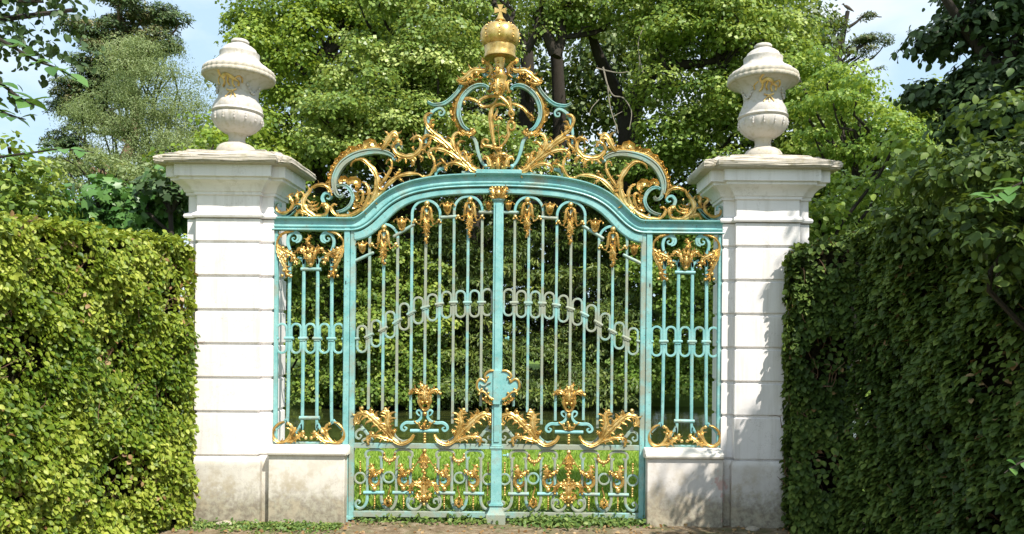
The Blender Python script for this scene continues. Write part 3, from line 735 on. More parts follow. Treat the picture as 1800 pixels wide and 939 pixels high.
RAD = .1233
zc_ = {k: zz(xpx[k], atop[k]) - RAD for k in atop}
for i in range(9):
    k = i // 3; top = zc_[k] if i % 3 != 1 else zz(xpx[k], atop[k] + 8)
    bot = zz(850 - 24*i, endy[i])
    def fb(b, i=i, top=top, bot=bot):
        jx = .0008*sin(i*9.1)
        b.cbox(XB[i]-.0115+jx, XB[i]+.0115+jx, -.0115, .0115, bot, top, .002)
    PP(fb, 'bar', 'teal_worn' if i % 2 else TG)
for k in range(3):
    def fa(b, k=k):
        xc = XB[3*k+1]
        pts = [(xc + RAD*cos(a), zc_[k] + RAD*1.0*sin(a)) for a in np.linspace(pi, 0, 17)]
        sweep(b, pts, 2.3, .0115, 0, 'flat', 2, world=True)
    PP(fa, 'arch_bar', 'teal')
# connecting bars between the arches
for (a, c) in (((843.5,373.5),(871,373.5)), ((775.5,382.5),(803,381)), ((693,416),(727,395.5)), ((625,459),(655,445))):
    PP(lambda b, a=a, c=c: (sweep(b, [a, c], 3.1, .016, -.004, 'round'), ball(b, a[0], a[1], 3.0, -.004), ball(b, c[0], c[1], 3.0, -.004)), 'cross_bar', TG)
# wave of rings and collars
ring = [(859.5,531.5),(836,534),(811.5,534.6),(786,536),(761.5,540.8),(737,546),(711,556.7),(686.5,571),(661,586.4),(636,596)]
xr = [(XB[0]-.0432)/2 - .0] + [(XB[i]+XB[i+1])/2 for i in range(8)] + [(XB[8]-1.252)/2]
for i, (px, py) in enumerate(ring):
    def fr_(b, i=i, px=px, py=py):
        x = xr[i]; z = zz(px, py); hw = .0415; hh = .073
        pts = [(x + hw*cos(a), z + hh*np.sign(sin(a))*1 + hw*sin(a)) for a in np.linspace(0.001, 2*pi-.001, 29)]
        pts = [(x + hw*cos(a), z + (hh if a < pi else -hh) + hw*sin(a)) for a in list(np.linspace(0, pi, 12)) + list(np.linspace(pi+.0001, 2*pi, 12))] + [(x+hw, z+hh)]
        sweep(b, pts, 1.9, .0085, 0, 'flat', 1, world=True)
    PP(fr_, 'ring', TG)
col = [532,532,532,534.6,540.4,550,565,578.8,590.3]; colx = [847,823.5,799,774,749,723,698,673.3,648.5]
for i in range(9):
    sl_ = (col[min(8, i+1)] - col[max(0, i-1)]) / (-49.3 if 0 < i < 8 else -24.6) 
    def fc(b, i=i, sl_=sl_):
        x, z = XB[i], zz(colx[i], col[i]); h = .038
        p = [(x-h, z + h*sl_), (x+h, z - h*sl_)]
        q = [(x-h*1.0, z + h*sl_-.004), (x+h*1.0, z - h*sl_-.004)]
        sweep(b, p, [2.6,3.2,3.3,3.2,2.6], .021, 0, 'round', 6, world=True)
        sweep(b, [(x-h*.55, z + h*sl_*.55-.016), (x+h*.55, z - h*sl_*.55-.016)], 1.7, .018, 0, 'round', 4, world=True)
    PP(fc, 'collar', TG)
PP(lambda b: sweep(b, [(624.5,596),(631,595)], [3,2.4], .018, 0, 'round'), 'collar', TG)
PP(lambda b: sweep(b, [(866,532),(871,532)], [2.4,3], .018, 0, 'round'), 'collar', TG)

# pendants hanging in the arches
def pend(cx, ty, ln, seed):
    def f(b):
        ball(b, cx, ty+8, 5, -.012); ball(b, cx, ty+14, 3, -.012)
        y = ty + 13
        for q in (-1, 1):
            leaf(b, [(cx+q*1,y),(cx+q*6.5,y+4),(cx+q*8.5,y+14),(cx+q*9,y+24),(cx+q*12,y+33)], [1.8,2.8,2.8,2.8,1.2], 2, y0=-.014, side=q)
            sweep(b, [(cx+q*5.5,y+5),(cx+q*3,y+12),(cx+q*5,y+20)], [1,1.8,1], .008, -.018, 'acan')
            sweep(b, [(cx+q*10,y+31),(cx+q*15,y+31),(cx+q*19,y+27)], [1.4,1.2,1.8], .007, -.014, 'acan')
            ball(b, cx+q*21, y+25, 3.4, -.016); ball(b, cx+q*24, y+28.5, 2.2, -.014); ball(b, cx+q*18.5, y+28, 2, -.016)
        fan(b, cx, y+17, 5, -90, 180, 8, -.024)
        ball(b, cx+.5, y+14, 2.6, -.03)
        leaf(b, [(cx-4,y+16),(cx-2,y+26),(cx+3,y+36),(cx+1,y+46)], [2,3.6,3.9,2], 4, y0=-.018)
        leaf(b, [(cx+4,y+20),(cx+1,y+30),(cx-3,y+40),(cx,y+50),(cx+2,y+ln-24)], [2,3.2,3.5,3,1.6], 5, y0=-.022)
        r = random.Random(seed)
        for k in range(5): ball(b, cx+r.uniform(-4,4), y + ln-30 + k*4.2, 2.3, -.02)
        leaf(b, [(cx-2,y+ln-22),(cx-1,y+ln-15),(cx+2,y+ln-10)], [2.4,2.8,1], 2, y0=-.016)
    return f
for k, (cx, ty, ln) in enumerate([(826.4,343,72),(750.6,350.3,76),(675.3,392,72)]): PP(pend(cx, ty, ln, k), 'pendant', 'gold')
def mask(cx, cy, s):
    def f(b):
        for q in (-1, 1):
            leaf(b, [(cx+q*1*s,cy+9*s),(cx+q*5*s,cy+2*s),(cx+q*6*s,cy-5*s),(cx+q*10*s,cy-8*s),(cx+q*14*s,cy-5*s)], [2.2*s,3.2*s,2.8*s,2*s,1.1*s], 2, y0=-.014, side=q)
            leaf(b, [(cx+q*2*s,cy+5*s),(cx+q*3*s,cy-3*s),(cx+q*2.5*s,cy-10*s)], [2*s,2.8*s,1.4*s], 2, y0=-.02)
            ball(b, cx+q*4*s, cy-6*s, 2.4*s, -.022); ball(b, cx+q*14*s, cy-4*s, 1.6*s, -.014)
        sweep(b, spiral(cx, cy+6*s, 4.4*s, 4.4*s, 100, -260, 14), 1.7*s, .009, -.02, 'acan', 2)
        leaf(b, [(cx,cy+6*s),(cx,cy-2*s),(cx+.5*s,cy-11*s)], [2.4*s,3.6*s,1.8*s], 2, y0=-.026)
        ball(b, cx, cy+1*s, 2.8*s, -.03); ball(b, cx, cy-11*s, 2.2*s, -.018); ball(b, cx, cy+11*s, 2.6*s, -.012)
    return f
for (x, y, s_) in ((787,366,.92),(859.5,362,.72),(707,394,1.0),(638,435,.85)): PP(mask(x, y, s_), 'foliate_mask', 'gold')

# ornament standing on the middle rail
A2 = lambda pts, w, lobes=4, **kw: PP(lambda b: leaf(b, pts, w, lobes, **kw), 'acanthus_leaf', 'gold', XC)
A2([(728.5,763.5),(723,772),(713,778),(704,779),(695,774.5),(688,768)], [3.2,3.4,3.8,4.4,5.2,4.6], 1, side=-1)
A2([(690,771),(681,759),(670,748),(657,735),(645,726.5),(633,727),(626,734),(627,742),(633,744)], [4.2,6,6.6,6.8,6.2,5.4,4.4,3.4,2.2], 8)
A2([(691,768),(685,755),(682,742),(684,731),(681,722),(677,721)], [4,6.4,6,6.4,5,2.4], 6)
A2([(675,748),(667,738),(657,729),(653,721)], [3,4,3.4,1.8], 3)
A2([(693,774.5),(679,769.5),(665,765.5),(652,765.5),(647,770),(648,778)], [2.8,4.4,4,3.4,3,2], 5)
A2([(662,766),(656,760),(651,759)], [2,2.8,1.4], 2); A2([(692,764),(694,757),(698,753)], [2.6,3.4,1.6], 2)
for q in ((648,774,2.8),(648.5,779.5,2.4),(631,741,4),(637,717.5,3.6),(678,719,3.6),(654,721,2.8),(680,751,3.4),(662,737,3)): PP(lambda b, q=q: ball(b, *q), 'bead', 'gold', XC)
PP(lambda b: sweep(b, [(692,755),(693,764),(699,772),(708,776),(717,774)], [1.6,2,2.2,2,1.4], .010, .012), 'scroll', TG, XC)
PP(lambda b: sweep(b, [(634,747),(640,757),(648,766),(655,775)], [2,2.6,2.6,2], .010, .010), 'scroll', TG, XC)
PP(lambda b: sweep(b, [(646,765),(641,757),(633,755),(626,760),(625.5,768),(631,771.5),(635,767),(631.5,764)], [2.4,2.6,2.4,2.2,2,1.8,1.5,1], .011, .008), 'scroll', TG, XC)
PP(lambda b: sweep(b, [(652,779),(647,773),(641,772),(637,775),(639,779)], [3,2.6,2.2,1.8,1.2], .012, .006), 'scroll', TG, XC)
PP(lambda b: sweep(b, [(738,731),(734,727.5),(733,723),(737,721),(741,724),(741,733),(735,740.5),(725,743),(714,743),(707,748),(706,754),(711,757),(715,753),(711,750)], [1,1.5,1.8,2,2.2,2.4,2.6,2.8,2.6,2.6,2.4,2,1.6,1], .013, -.004), 's_scroll', 'teal', XC)
PP(lambda b: sweep(b, [(721.5,757.5),(771,757.5)], 3.3, .019, -.004, 'round', 3), 'cross_bar', 'teal')
PP(lambda b: [ball(b, 746.6, 763 + 4.6*k, (3.2,2.7,3.2,2.7)[k], -.004) for k in range(4)], 'spindle', 'gold')
for q in ((747,727.5,4.6,-.014),(746.3,792.3,4.2,-.008)): PP(lambda b, q=q: ball(b, *q), 'bead', 'gold')
def mask2(b):
    c = 747.4
    sweep(b, spiral(c, 714.5, 6.6, 6.2, 110, -290, 16), 2.2, .012, -.018, 'acan', 2)
    fan(b, c, 716, 5.4, -90, 200, 9, -.02)
    for q in (-1, 1):
        leaf(b, [(c+q*6,717),(c+q*9.5,706),(c+q*9,696),(c+q*7,688)], [2.2,3.6,3.6,2], 3, y0=-.018, side=q)
        leaf(b, [(c+q*5,703),(c+q*8,693),(c+q*13,686.5),(c+q*20,685),(c+q*26,690)], [3,4,4,3.6,1.8], 4, y0=-.02)
        leaf(b, [(c+q*3,706),(c+q*4,694),(c+q*5,681)], [3,4.2,2.2], 3, y0=-.026)
        ball(b, c+q*27, 691.5, 3, -.02); ball(b, c+q*4, 707, 3, -.034); ball(b, c+q*6, 683, 3, -.03)
    leaf(b, [(c,706),(c,694),(c+1,682)], [3.4,5,2.4], 3, y0=-.034)
    leaf(b, [(c-1,690),(c-3,680),(c-7,674),(c-8,669)], [3,3.4,2.8,1.2], 2, y0=-.02)
    leaf(b, [(c+2,690),(c+1,680),(c+5,676)], [3,3.4,1.4], 2, y0=-.02)
    ball(b, c, 699, 3.4, -.042); ball(b, c-4, 700, 2.4, -.036); ball(b, c+4, 699.5, 2.4, -.036); ball(b, c+1, 679, 2.6, -.03)
PP(mask2, 'foliate_mask', 'gold')
def sprig(b):
    c = 746.8
    leaf(b, [(c,755),(c-1,748),(c+1,741)], [2,3,1.6], 2, y0=-.018); ball(b, c+2, 740, 2.6, -.02)
    for q in (-1, 1):
        sweep(b, [(c,754),(c+q*7,752),(c+q*11,745),(c+q*16,742)], [1.4,1.7,1.5,1], .007, -.016, 'acan'); ball(b, c+q*9, 743, 2.2, -.018); ball(b, c+q*5, 749, 2, -.018); ball(b, c+q*17, 741, 1.8, -.016)
PP(sprig, 'sprig', 'gold')

# lower panel
def unit(xa, xb, yb=866):                     # two uprights under a bracket, with crossbar
    zt = zz((xa+xb)/2, 791)
    def br(b):
        sweep(b, [(xa+4,802),(xa+1.5,805.5),(xa-2.5,803),(xa-3,797),(xa+2,791.8),((xa+xb)/2,790.5),(xb-2,791.8),(xb+3,797),(xb+2.5,803),(xb-1.5,805.5),(xb-4,802)], [1.6,2,2.2,2.3,2.2,2.2,2.2,2.3,2.2,2,1.6], .009, .004)
    PP(br, 'bracket', TG, XC)
    for x in (xa, xb): PP(lambda b, x=x: sweep(b, [(x,803),(x-.4,yb)], 2.3, .009, 0, 'flat', 2), 'bar', TG, XC)
    PP(lambda b: sweep(b, [(xa-6.5,yb),(xb+5,yb)], 3.2, .018, -.004, 'round', 3), 'cross_bar', 'teal_worn', XC)
    cx = (xa+xb)/2 + .3
    PP(lambda b: ball(b, cx, 858.5, 4.6, -.012), 'bead', 'gold', XC)
    def orn(b):
        sweep(b, [(cx+2,832),(cx-4,834),(cx-7.5,840),(cx-6.5,849),(cx,853.5),(cx+6.5,850),(cx+8.5,843)], [1.6,2.6,3.2,3.2,3.2,2.8,1.6], .012, -.012, 'acan')
        leaf(b, [(cx-6,839),(cx-2,829),(cx-3,820),(cx-6,816)], [3,4,3.6,2], 3, y0=-.016)
        leaf(b, [(cx-2,834),(cx+4,830),(cx+10,828),(cx+15,825)], [2.6,3.6,3.2,1.8], 3, y0=-.016)
        leaf(b, [(cx-1,838),(cx+3,833),(cx+7,834)], [2.4,3,1.6], 2, y0=-.022)
        for (dx, y, r_) in ((-5,816.5,3.2),(15.5,825.5,2.6),(-7,826,2.4),(4,829,2.6),(10,831,2.2),(-1,824,2.4),(-8,835,2)): ball(b, cx+dx, y, r_, -.022)
    PP(orn, 'leaf_spray', 'gold', XC)
    PP(lambda b: sweep(b, [(cx+5,842),(cx+2,838.5),(cx-2,840),(cx-2.5,845),(cx+2,847.5),(cx+6,845)], [1,1.7,1.8,1.9,1.8,1.2], .010, -.004), 'scroll', 'teal', XC)
    def drop(b):
        for k, (dy, r_) in enumerate(((4.5,2),(8,1.7),(11.5,2),(15,1.5),(19,2),(23,1.4))): ball(b, cx, yb+dy, r_, -.004, 1)
        sweep(b, [(cx,yb+3),(cx-.5,yb+28)], [1.1,1], .005, -.004, 'round', 3)
    PP(drop, 'drop', 'gold', XC)
unit(646, 670.5); unit(697, 721.5)
PP(lambda b: sweep(b, [(645.6,868),(645,880),(641,889),(634,893.5),(627,891),(625,885),(628.5,879.5),(633,882),(630.5,885.5)], [2.4,2.5,2.5,2.4,2.4,2.2,2,1.6,1.1], .010, 0), 'scroll', TG, XC)
PP(lambda b: sweep(b, [(670,868),(671,881),(676,891.5),(684,896),(691.5,891),(696,880),(696.8,868)], 2.5, .010, 0), 'u_bar', TG, XC)
PP(lambda b: sweep(b, [(721,868),(716.5,879),(718,890),(726,896),(735,893.5),(740,885),(738,878)], [1.8,2.3,2.5,2.6,2.5,2.2,1.2], .010, 0), 'scroll', TG, XC)
PP(lambda b: sweep(b, [(718,884),(720,878),(726,877),(728,882),(724.5,885)], [1.8,2,2,1.7,1.1], .010, 0), 'scroll', TG, XC)
for (rx, ry) in ((633,840.3),(683.3,839)):
    PP(lambda b, rx=rx, ry=ry: sweep(b, spiral(rx, ry, 9.2, 9.2, 90, -270, 25), 1.6, .008, 0, 'flat', 1), 'ring', TG, XC)
def chain(b, y0_, y1_):
    if 1:
        sweep(b, [(633.4,y0_),(633,y1_)], [1.2,1.2], .006, 0, 'round', 3)
        for q in range(5): ball(b, 633.2, y0_ + 1 + q*(y1_-y0_-2)/4, (2.2,1.5,1.8,2.3,1.6)[q if y0_ < 830 else 4-q], 0, 1)
for yy_ in ((811,829.5),(851,869)): PP(lambda b, yy_=yy_: chain(b, *yy_), 'drop', 'gold', XC)
def shell(b):
    for k, a in enumerate((-165,-140,-115,-90,-65,-40,-15)):
        x, y = 685 + 9.5*cos(R(a)), 802 - 8*sin(R(a)); ball(b, x, y, 3.2 if k != 3 else 3.8, -.012)
    sweep(b, [(676,799),(678,806),(685,809),(692,806),(694.5,799)], [1.8,2.6,2.8,2.6,1.8], .010, -.006, 'acan')
    ball(b, 685, 815, 2.6, -.01); ball(b, 676, 797, 2, -.01); ball(b, 694.5, 797, 2, -.01)
PP(shell, 'shell_swag', 'gold', XC)
def vine(b):
    sweep(b, [(683,890),(682,874),(684,864),(686.5,856),(685,853)], [1.8,1.5,1.3,1.4,.8], .006, -.004, 'acan')
    leaf(b, [(683,890),(678,882),(679,874)], [2,3,1.3], 2); leaf(b, [(683,890),(688,882),(686,873)], [2,3,1.3], 2)
    for (x, y) in ((680,876),(686.5,875),(683,881),(679,884),(687,883),(683,872)): ball(b, x, y, 2.2, -.014)
PP(vine, 'vine', 'gold', XC)
def fleur(b):
    c = 745.6
    leaf(b, [(c,880),(c,862),(c,838)], [4,6.6,2.4], 5, y0=-.016)
    fan(b, c, 874, 9, -90, 230, 13, -.014)
    for q in (-1, 1):
        leaf(b, [(c+q*2,862),(c+q*9,851),(c+q*16,848),(c+q*23,855),(c+q*24,864)], [3,4.4,4.4,3.6,2], 5, y0=-.018)
        leaf(b, [(c+q*2,856),(c+q*7,844),(c+q*8,840)], [3,3.8,1.6], 2, y0=-.018)
        leaf(b, [(c+q*3,876),(c+q*10,872),(c+q*12,864)], [3,3.8,1.8], 3, y0=-.02)
        for (dx, y) in ((24,865),(20,851),(8,842),(6,880)): ball(b, c+q*dx, y, 2.3, -.026)
    ball(b, c, 872, 4, -.03); ball(b, c, 838, 2.8, -.02); ball(b, c, 886, 2.8, -.014)
PP(fleur, 'palmette', 'gold')
def husk(b):
    c = 745.8
    for q in (-1, 1):
        leaf(b, [(c+q*1,796),(c+q*4.5,803),(c+q*4,812),(c+q*2,822)], [1.8,3,3,1.4], 2, y0=-.012, side=q)
        sweep(b, [(c+q*3,798),(c+q*9,808),(c+q*14,816),(c+q*19,822)], [1,1.1,1.1,1], .004, -.008, 'acan')
        for (dx, y, r_) in ((8,812,2.8),(19,822,2.2),(19.5,816,2),(5,820,2.4)): ball(b, c+q*dx, y, r_, -.014)
    leaf(b, [(c,797),(c,808),(c,820),(c,832)], [2,3,3.4,1.6], 4, y0=-.014)
    for y in (822,827,832): ball(b, c+(-1)**y*1.5, y, 3.2, -.02)
    ball(b, c, 835.5, 3, -.012)
PP(husk, 'husk', 'gold')

# central post with its capital and foot, on the left leaf
LL = [leaves[0]]
z_cap, z_ring, z_foot, z_bot = zz(877, 354), zz(876, 786), zz(873, 886), zz(872.5, 917)
def post(b):
    b.cbox(-.043, .043, -.046, .034, z_ring, z_cap, .003); b.cbox(-.024, .024, -.056, -.040, z_ring + .05, z_cap - .03, .003)
po = PP(post, 'centre_post', 'teal', parents=LL)[0]
PP(lambda b: (b.cbox(-.046, .046, -.052, .034, z_foot, z_ring-.004, .003)), 'lower_post', 'teal', parents=LL)
def rg(b):
    for (z, h, o) in ((z_ring, .016, .056), (z_ring-.018, .010, .050), (z_ring+.014, .008, .049), (z_foot, .016, .062), (z_foot+.014, .008, .054)): b.cbox(-o, o, -o-.004, .04, z-h/2, z+h/2, .003)
PP(rg, 'post_band', 'teal_worn', parents=LL)
def foot(b):
    v = []; lv = [(.05, z_foot-.006), (.058, z_foot-.04), (.078, z_foot-.075), (.084, z_foot-.08), (.084, z_bot-.03)]
    for (o, z) in lv: v += [(-o,-o-.004,z),(o,-o-.004,z),(o,.05,z),(-o,.05,z)]
    f = [(k*4+i, (k*4+(i+1) % 4), (k+1)*4+(i+1) % 4, (k+1)*4+i) for k in range(len(lv)-1) for i in range(4)]
    f = [tuple(reversed(q)) for q in f]; b.add(v, f + [(0,1,2,3)])
PP(foot, 'post_foot', TG, parents=LL, angle=20)
PP(lambda b: [b.cbox(-.056, .056, -.060, .04, z_cap, z_cap+.020, .003), b.cbox(-.05, .05, -.054, .036, z_cap-.008, z_cap, .002)], 'abacus', 'teal', parents=LL)
def capi(b):
    c = 877.3
    b.cbox(-.05, .05, -.045, .03, zz(c, 350), zz(c, 331), .004)
    for q in (-1, 1):
        leaf(b, [(c+q*2,350),(c+q*8,344),(c+q*11,336),(c+q*16,333)], [3,4.4,3.8,1.8], 3, y0=-.055)
        leaf(b, [(c+q*5,350),(c+q*12,348),(c+q*15,344)], [2.6,3.4,1.4], 2, y0=-.05)
    leaf(b, [(c,350),(c,342),(c,334)], [3.6,5,3.4], 3, y0=-.062); fan(b, c, 336, 8, -90, 170, 9, -.06)
    for dx in (-12, -6, 0, 6, 12): ball(b, c+dx, 332, 2.8, -.055)
PP(capi, 'capital', 'gold', parents=LL)
# lock plate
def plate(b):
    h = [(0,651),(-14,651.5),(-20,655),(-23,661),(-25,667),(-31,667),(-36,673),(-36,681),(-31,687),(-27,690),(-22,695),(-14,701),(-7,704),(0,705)]
    pl = h + [(-x, y) for x, y in reversed(h[1:-1])]
    c = 876.2; pts = [G(c + x, y) for x, y in pl]; n = len(pts)
    v = [(x, -.062, z) for x, z in pts] + [(x, -.048, z) for x, z in pts]
    b.add(v, [tuple(range(n)), tuple(reversed(range(n, 2*n)))] + [(i, n+i, n+(i+1) % n, (i+1) % n) for i in range(n)])
lp = PP(plate, 'lock_plate', 'teal', parents=LL, smooth=False)[0]
PP(lambda b: b.cbox(-.032, .031, -.074, -.060, zz(876, 710), zz(876, 650), .003), 'cover_strip', 'teal', parents=LL)
def trim(b, q):
    c = 876.2
    if 1:
        kw = dict(dep=.009, y0=-.066, prof='round')
        sweep(b, [(c+q*7,651),(c+q*14,651.5),(c+q*20,655),(c+q*23,660),(c+q*20.5,664),(c+q*17,662)], [1.8,2.2,2.2,2.2,2,1.6], **kw)
        sweep(b, [(c+q*20,667),(c+q*22,671),(c+q*26,667.5),(c+q*32,666),(c+q*36.5,672),(c+q*36.5,681),(c+q*32,686),(c+q*28,683)], [1.6,2,2.2,2.2,2.3,2.2,2,1.6], **kw)
        sweep(b, [(c+q*33,692),(c+q*31,688),(c+q*25,688),(c+q*20,693),(c+q*22,697)], [1.5,1.9,2.1,2,1.5], **kw)
        sweep(b, [(c+q*17,689),(c+q*18,694),(c+q*13,699),(c+q*7,701)], [1.5,2,2.2,2], **kw)
        for (dx, y, a) in ((22,698,-50),(17,702,-62),(12,705,-74)): fan(b, c+q*dx, y, 6, a if q > 0 else -180-a, 120, 6, -.058)
        for (dx, y) in ((17.5,662.5),(20.5,668),(28.5,683),(33,692),(21.5,697),(17,690)): ball(b, c+q*dx, y, 2.2, -.070)
for q_ in (-1, 1): PP(lambda b: trim(b, q_), 'lock_plate_trim', 'gold', parents=LL)
def latch(b):
    sweep(b, [(845,674),(848,677),(853,677),(858,673),(864,671)], [1.2,1.8,1.8,1.6,1], .006, -.072, 'round'); ball(b, 856, 683, 3.2, -.07)
PP(latch, 'latch', TG, parents=LL)
PP(lambda b: [b.tube([G3, G4], .011, 10) for G3, G4 in [((-.10, -.062, zz(857, 683.2)), (-.10, -.066, zz(857, 683.2)))]], 'keyhole', 'hole', parents=LL)
LR = [leaves[1]]
def knob(py, x0, x1):
    def f(b):
        x0w, z = G(x0, py); x1w = G(x1, py)[0]
        b.tube([(x0w, -.02, z), (x1w, -.02, z)], .008, 10); b.tube([(x1w-.004, -.02, z), (x1w+.010, -.02, z)], .020, 14)
        b.v = [(-x, y, zq) for x, y, zq in b.v]
    return f
for (py, x0, x1) in ((595,888,893),(800,884,892)):
    b = MB(); knob(py, x0, x1)(b); b.v = [(-x, y, z) for x, y, z in b.v]; b.build('knob', M['teal'], leaves[1])

# ---------------------------------------------------------------- side grilles
XG = -1.646
grs = []
for s_, lab in ((-1, 'narrow ornamental grille between the left pier and the gate, full sun'), (1, 'narrow ornamental grille between the right pier and the gate, near dappled shade')):
    g = thing('side_grille', lab, 'grille', (1.646*s_, 0, .67), 'side grilles either side of the gate'); g['_l'] = (1.646*s_, 0, .67); grs.append(g)
def PG(fn, name, mat, refl=False, **kw): return PP(fn, name, mat, XG if refl else None, grs, **kw)
zt0 = zz(540, 406.5)
PG(lambda b: b.cbox(-1.961, -1.930, -.02, .02, .684, zt0-.002, .003), 'upright', 'teal')
PG(lambda b: b.cbox(-1.929, -1.356, -.02, .02, .684, .700, .003), 'bottom_rail', 'teal_worn')
PG(lambda b: sweep(b, [(511,463),(509.5,474),(506,722),(502,738),(494,746),(487,754)], [2.4,2.7,2.7,2.7,2.6,1.8], .011, 0, 'flat', 5), 'bar', 'teal', True)
PG(lambda b: sweep(b, [(524,452),(530,456),(534.5,464),(534.3,474),(531.5,733),(529,745),(523,757),(519,765)], [2,2.6,2.8,2.8,2.8,2.7,2.5,1.6], .011, 0, 'flat', 5), 'bar', 'teal', True)
for yb, lab_ in ((473.5, 0), (734.5, 1)):
    PG(lambda b, yb=yb: (sweep(b, [(529.5 - lab_*3, yb),(565 - lab_*3, yb)], 3.2, .018, -.003, 'round', 3)), 'cross_bar', 'teal_worn')
for k, cx in enumerate((494.5,519.5,544.5,569.5,594.5)):
    def fr2(b, cx=cx):
        x, z = G(cx, 595); x = XG + (k-2)*.1245; hw, hh = .0425, .085
        pts = [(x + hw*cos(a), z + (hh if a < pi else -hh) + hw*sin(a)) for a in list(np.linspace(0, pi, 12)) + list(np.linspace(pi+.0001, 2*pi, 12))] + [(x+hw, z+hh)]
        sweep(b, pts, 1.9, .009, 0, 'flat', 1, world=True)
    PG(fr2, 'ring', 'teal')
for k in range(4):
    def fc2(b, k=k):
        x = XG + (k-1.5)*.1245; z = zz(545, 595)
        sweep(b, [(x-.04, z), (x+.04, z)], [2.6,3.4,3.4,3.4,2.6], .020, 0, 'round', 5, world=True); sweep(b, [(x-.024, z-.018), (x+.024, z-.018)], 1.6, .017, 0, 'round', 3, world=True)
    PG(fc2, 'collar', 'teal_worn')
PG(lambda b: sweep(b, [(486,595),(490,595)], [3,2.2], .017, 0, 'round'), 'collar', 'teal', True)
PG(lambda b: sweep(b, [(512,443),(507.5,433),(506.5,423),(510,413.5),(517,410),(523,413),(524.5,419),(521,424),(516,423.5),(514.5,419.5),(518,418)], [2,2.4,2.6,2.7,2.7,2.6,2.4,2.1,1.8,1.4,1], .014, -.004, 'flat', 5), 'scroll', 'teal', True)
PG(lambda b: sweep(b, [(516,406.6),(523,408.5),(528.5,416),(527,424),(521,427)], [2.2,2.4,2.4,2.2,1.2], .013, -.004), 'scroll', 'teal', True)
def g1(b):
    leaf(b, [(518,407),(508,408.5),(497,413),(489.5,423),(488.5,433)], [1.8,2.4,2.6,3,3], 1, y0=-.012)
    leaf(b, [(488.5,430),(491,443),(496,455),(501,466),(504,476),(505,489)], [3,4.2,4.6,4,4,2], 7, y0=-.016, side=1)
    leaf(b, [(490,433),(499,440),(509,445),(517,450),(521,460),(524,465)], [3.4,4.6,4.8,4.4,3.6,1.8], 6, y0=-.018)
    leaf(b, [(492,438),(499,447),(504,456)], [3,4,2], 3, y0=-.024)
    for (x, y, r_) in ((499,437,3.6),(500,452,3.4),(507,450,2.8),(503,458,2.6),(501,476,3.4),(498,485,3),(513,486,3),(519,455,3),(523,462,2.6)): ball(b, x, y, r_, -.03)
    leaf(b, [(503,478),(509,484),(515,484)], [2,2.8,1.4], 2)
PG(g1, 'acanthus_leaf', 'gold', True)
def g2(b):
    c = 547
    sweep(b, spiral(c, 459.5, 6, 5.6, 110, -290, 14), 1.9, .010, -.016, 'acan', 2); ball(b, c, 465.8, 4.4, -.012, 1)
    leaf(b, [(c,462),(c,452),(c,444)], [3,5,3], 3, y0=-.03); ball(b, c, 448, 3.4, -.035)
    for q in (-1, 1):
        leaf(b, [(c+q*4,462),(c+q*8,450),(c+q*10,440),(c+q*13,435)], [2.4,3.8,3.4,1.6], 3, y0=-.02)
        leaf(b, [(c+q*7,450),(c+q*14,440),(c+q*20,438),(c+q*23,446)], [2.6,3.8,3.6,1.8], 3, y0=-.014)
        leaf(b, [(c+q*1,450),(c+q*3,440),(c+q*5,432)], [2,3,1.6], 2, y0=-.024); ball(b, c+q*12, 435.5, 2.6, -.02); ball(b, c+q*4, 444, 2.4, -.03)
    leaf(b, [(c-3,436),(c-5,429),(c-4,421),(c+1,414)], [2.6,3.6,3,1.8], 3, y0=-.014); leaf(b, [(c+2,434),(c-2,428),(c-5,424)], [2,2.8,1.4], 2, y0=-.02)
PG(g2, 'foliate_mask', 'gold')
def g3(b):
    leaf(b, [(501,741),(492,744),(484,752),(481.5,762),(485,772),(495,777),(506,773),(513,765),(515,754),(512,746),(505,744)], [1.8,2.4,2.8,3,3.2,3.4,3.8,4.4,4.4,3.6,2], 3, y0=-.012, side=1)
    leaf(b, [(505,776),(515,774),(525,767),(532,762),(536,766)], [2.6,4,4,3.6,1.8], 5, y0=-.016)
    leaf(b, [(513,765),(519,757),(522,750)], [2.6,3.4,1.6], 2, y0=-.02)
    for (x, y, r_) in ((508,744,3),(518,753,2.8),(534,759,3.2),(539,769,3.2),(523,765,3),(513,757,2.8)): ball(b, x, y, r_, -.026)
PG(g3, 'acanthus_leaf', 'gold', True)

for o_ in list(LL[0].children):                # fittings of the post and of the lock plate are their sub-parts
    k_ = o_.name.split('.')[0]
    if k_ in ('capital', 'abacus', 'post_foot', 'post_band', 'lower_post'): o_.parent = po
    if k_ in ('lock_plate_trim', 'latch', 'keyhole', 'cover_strip'): o_.parent = lp
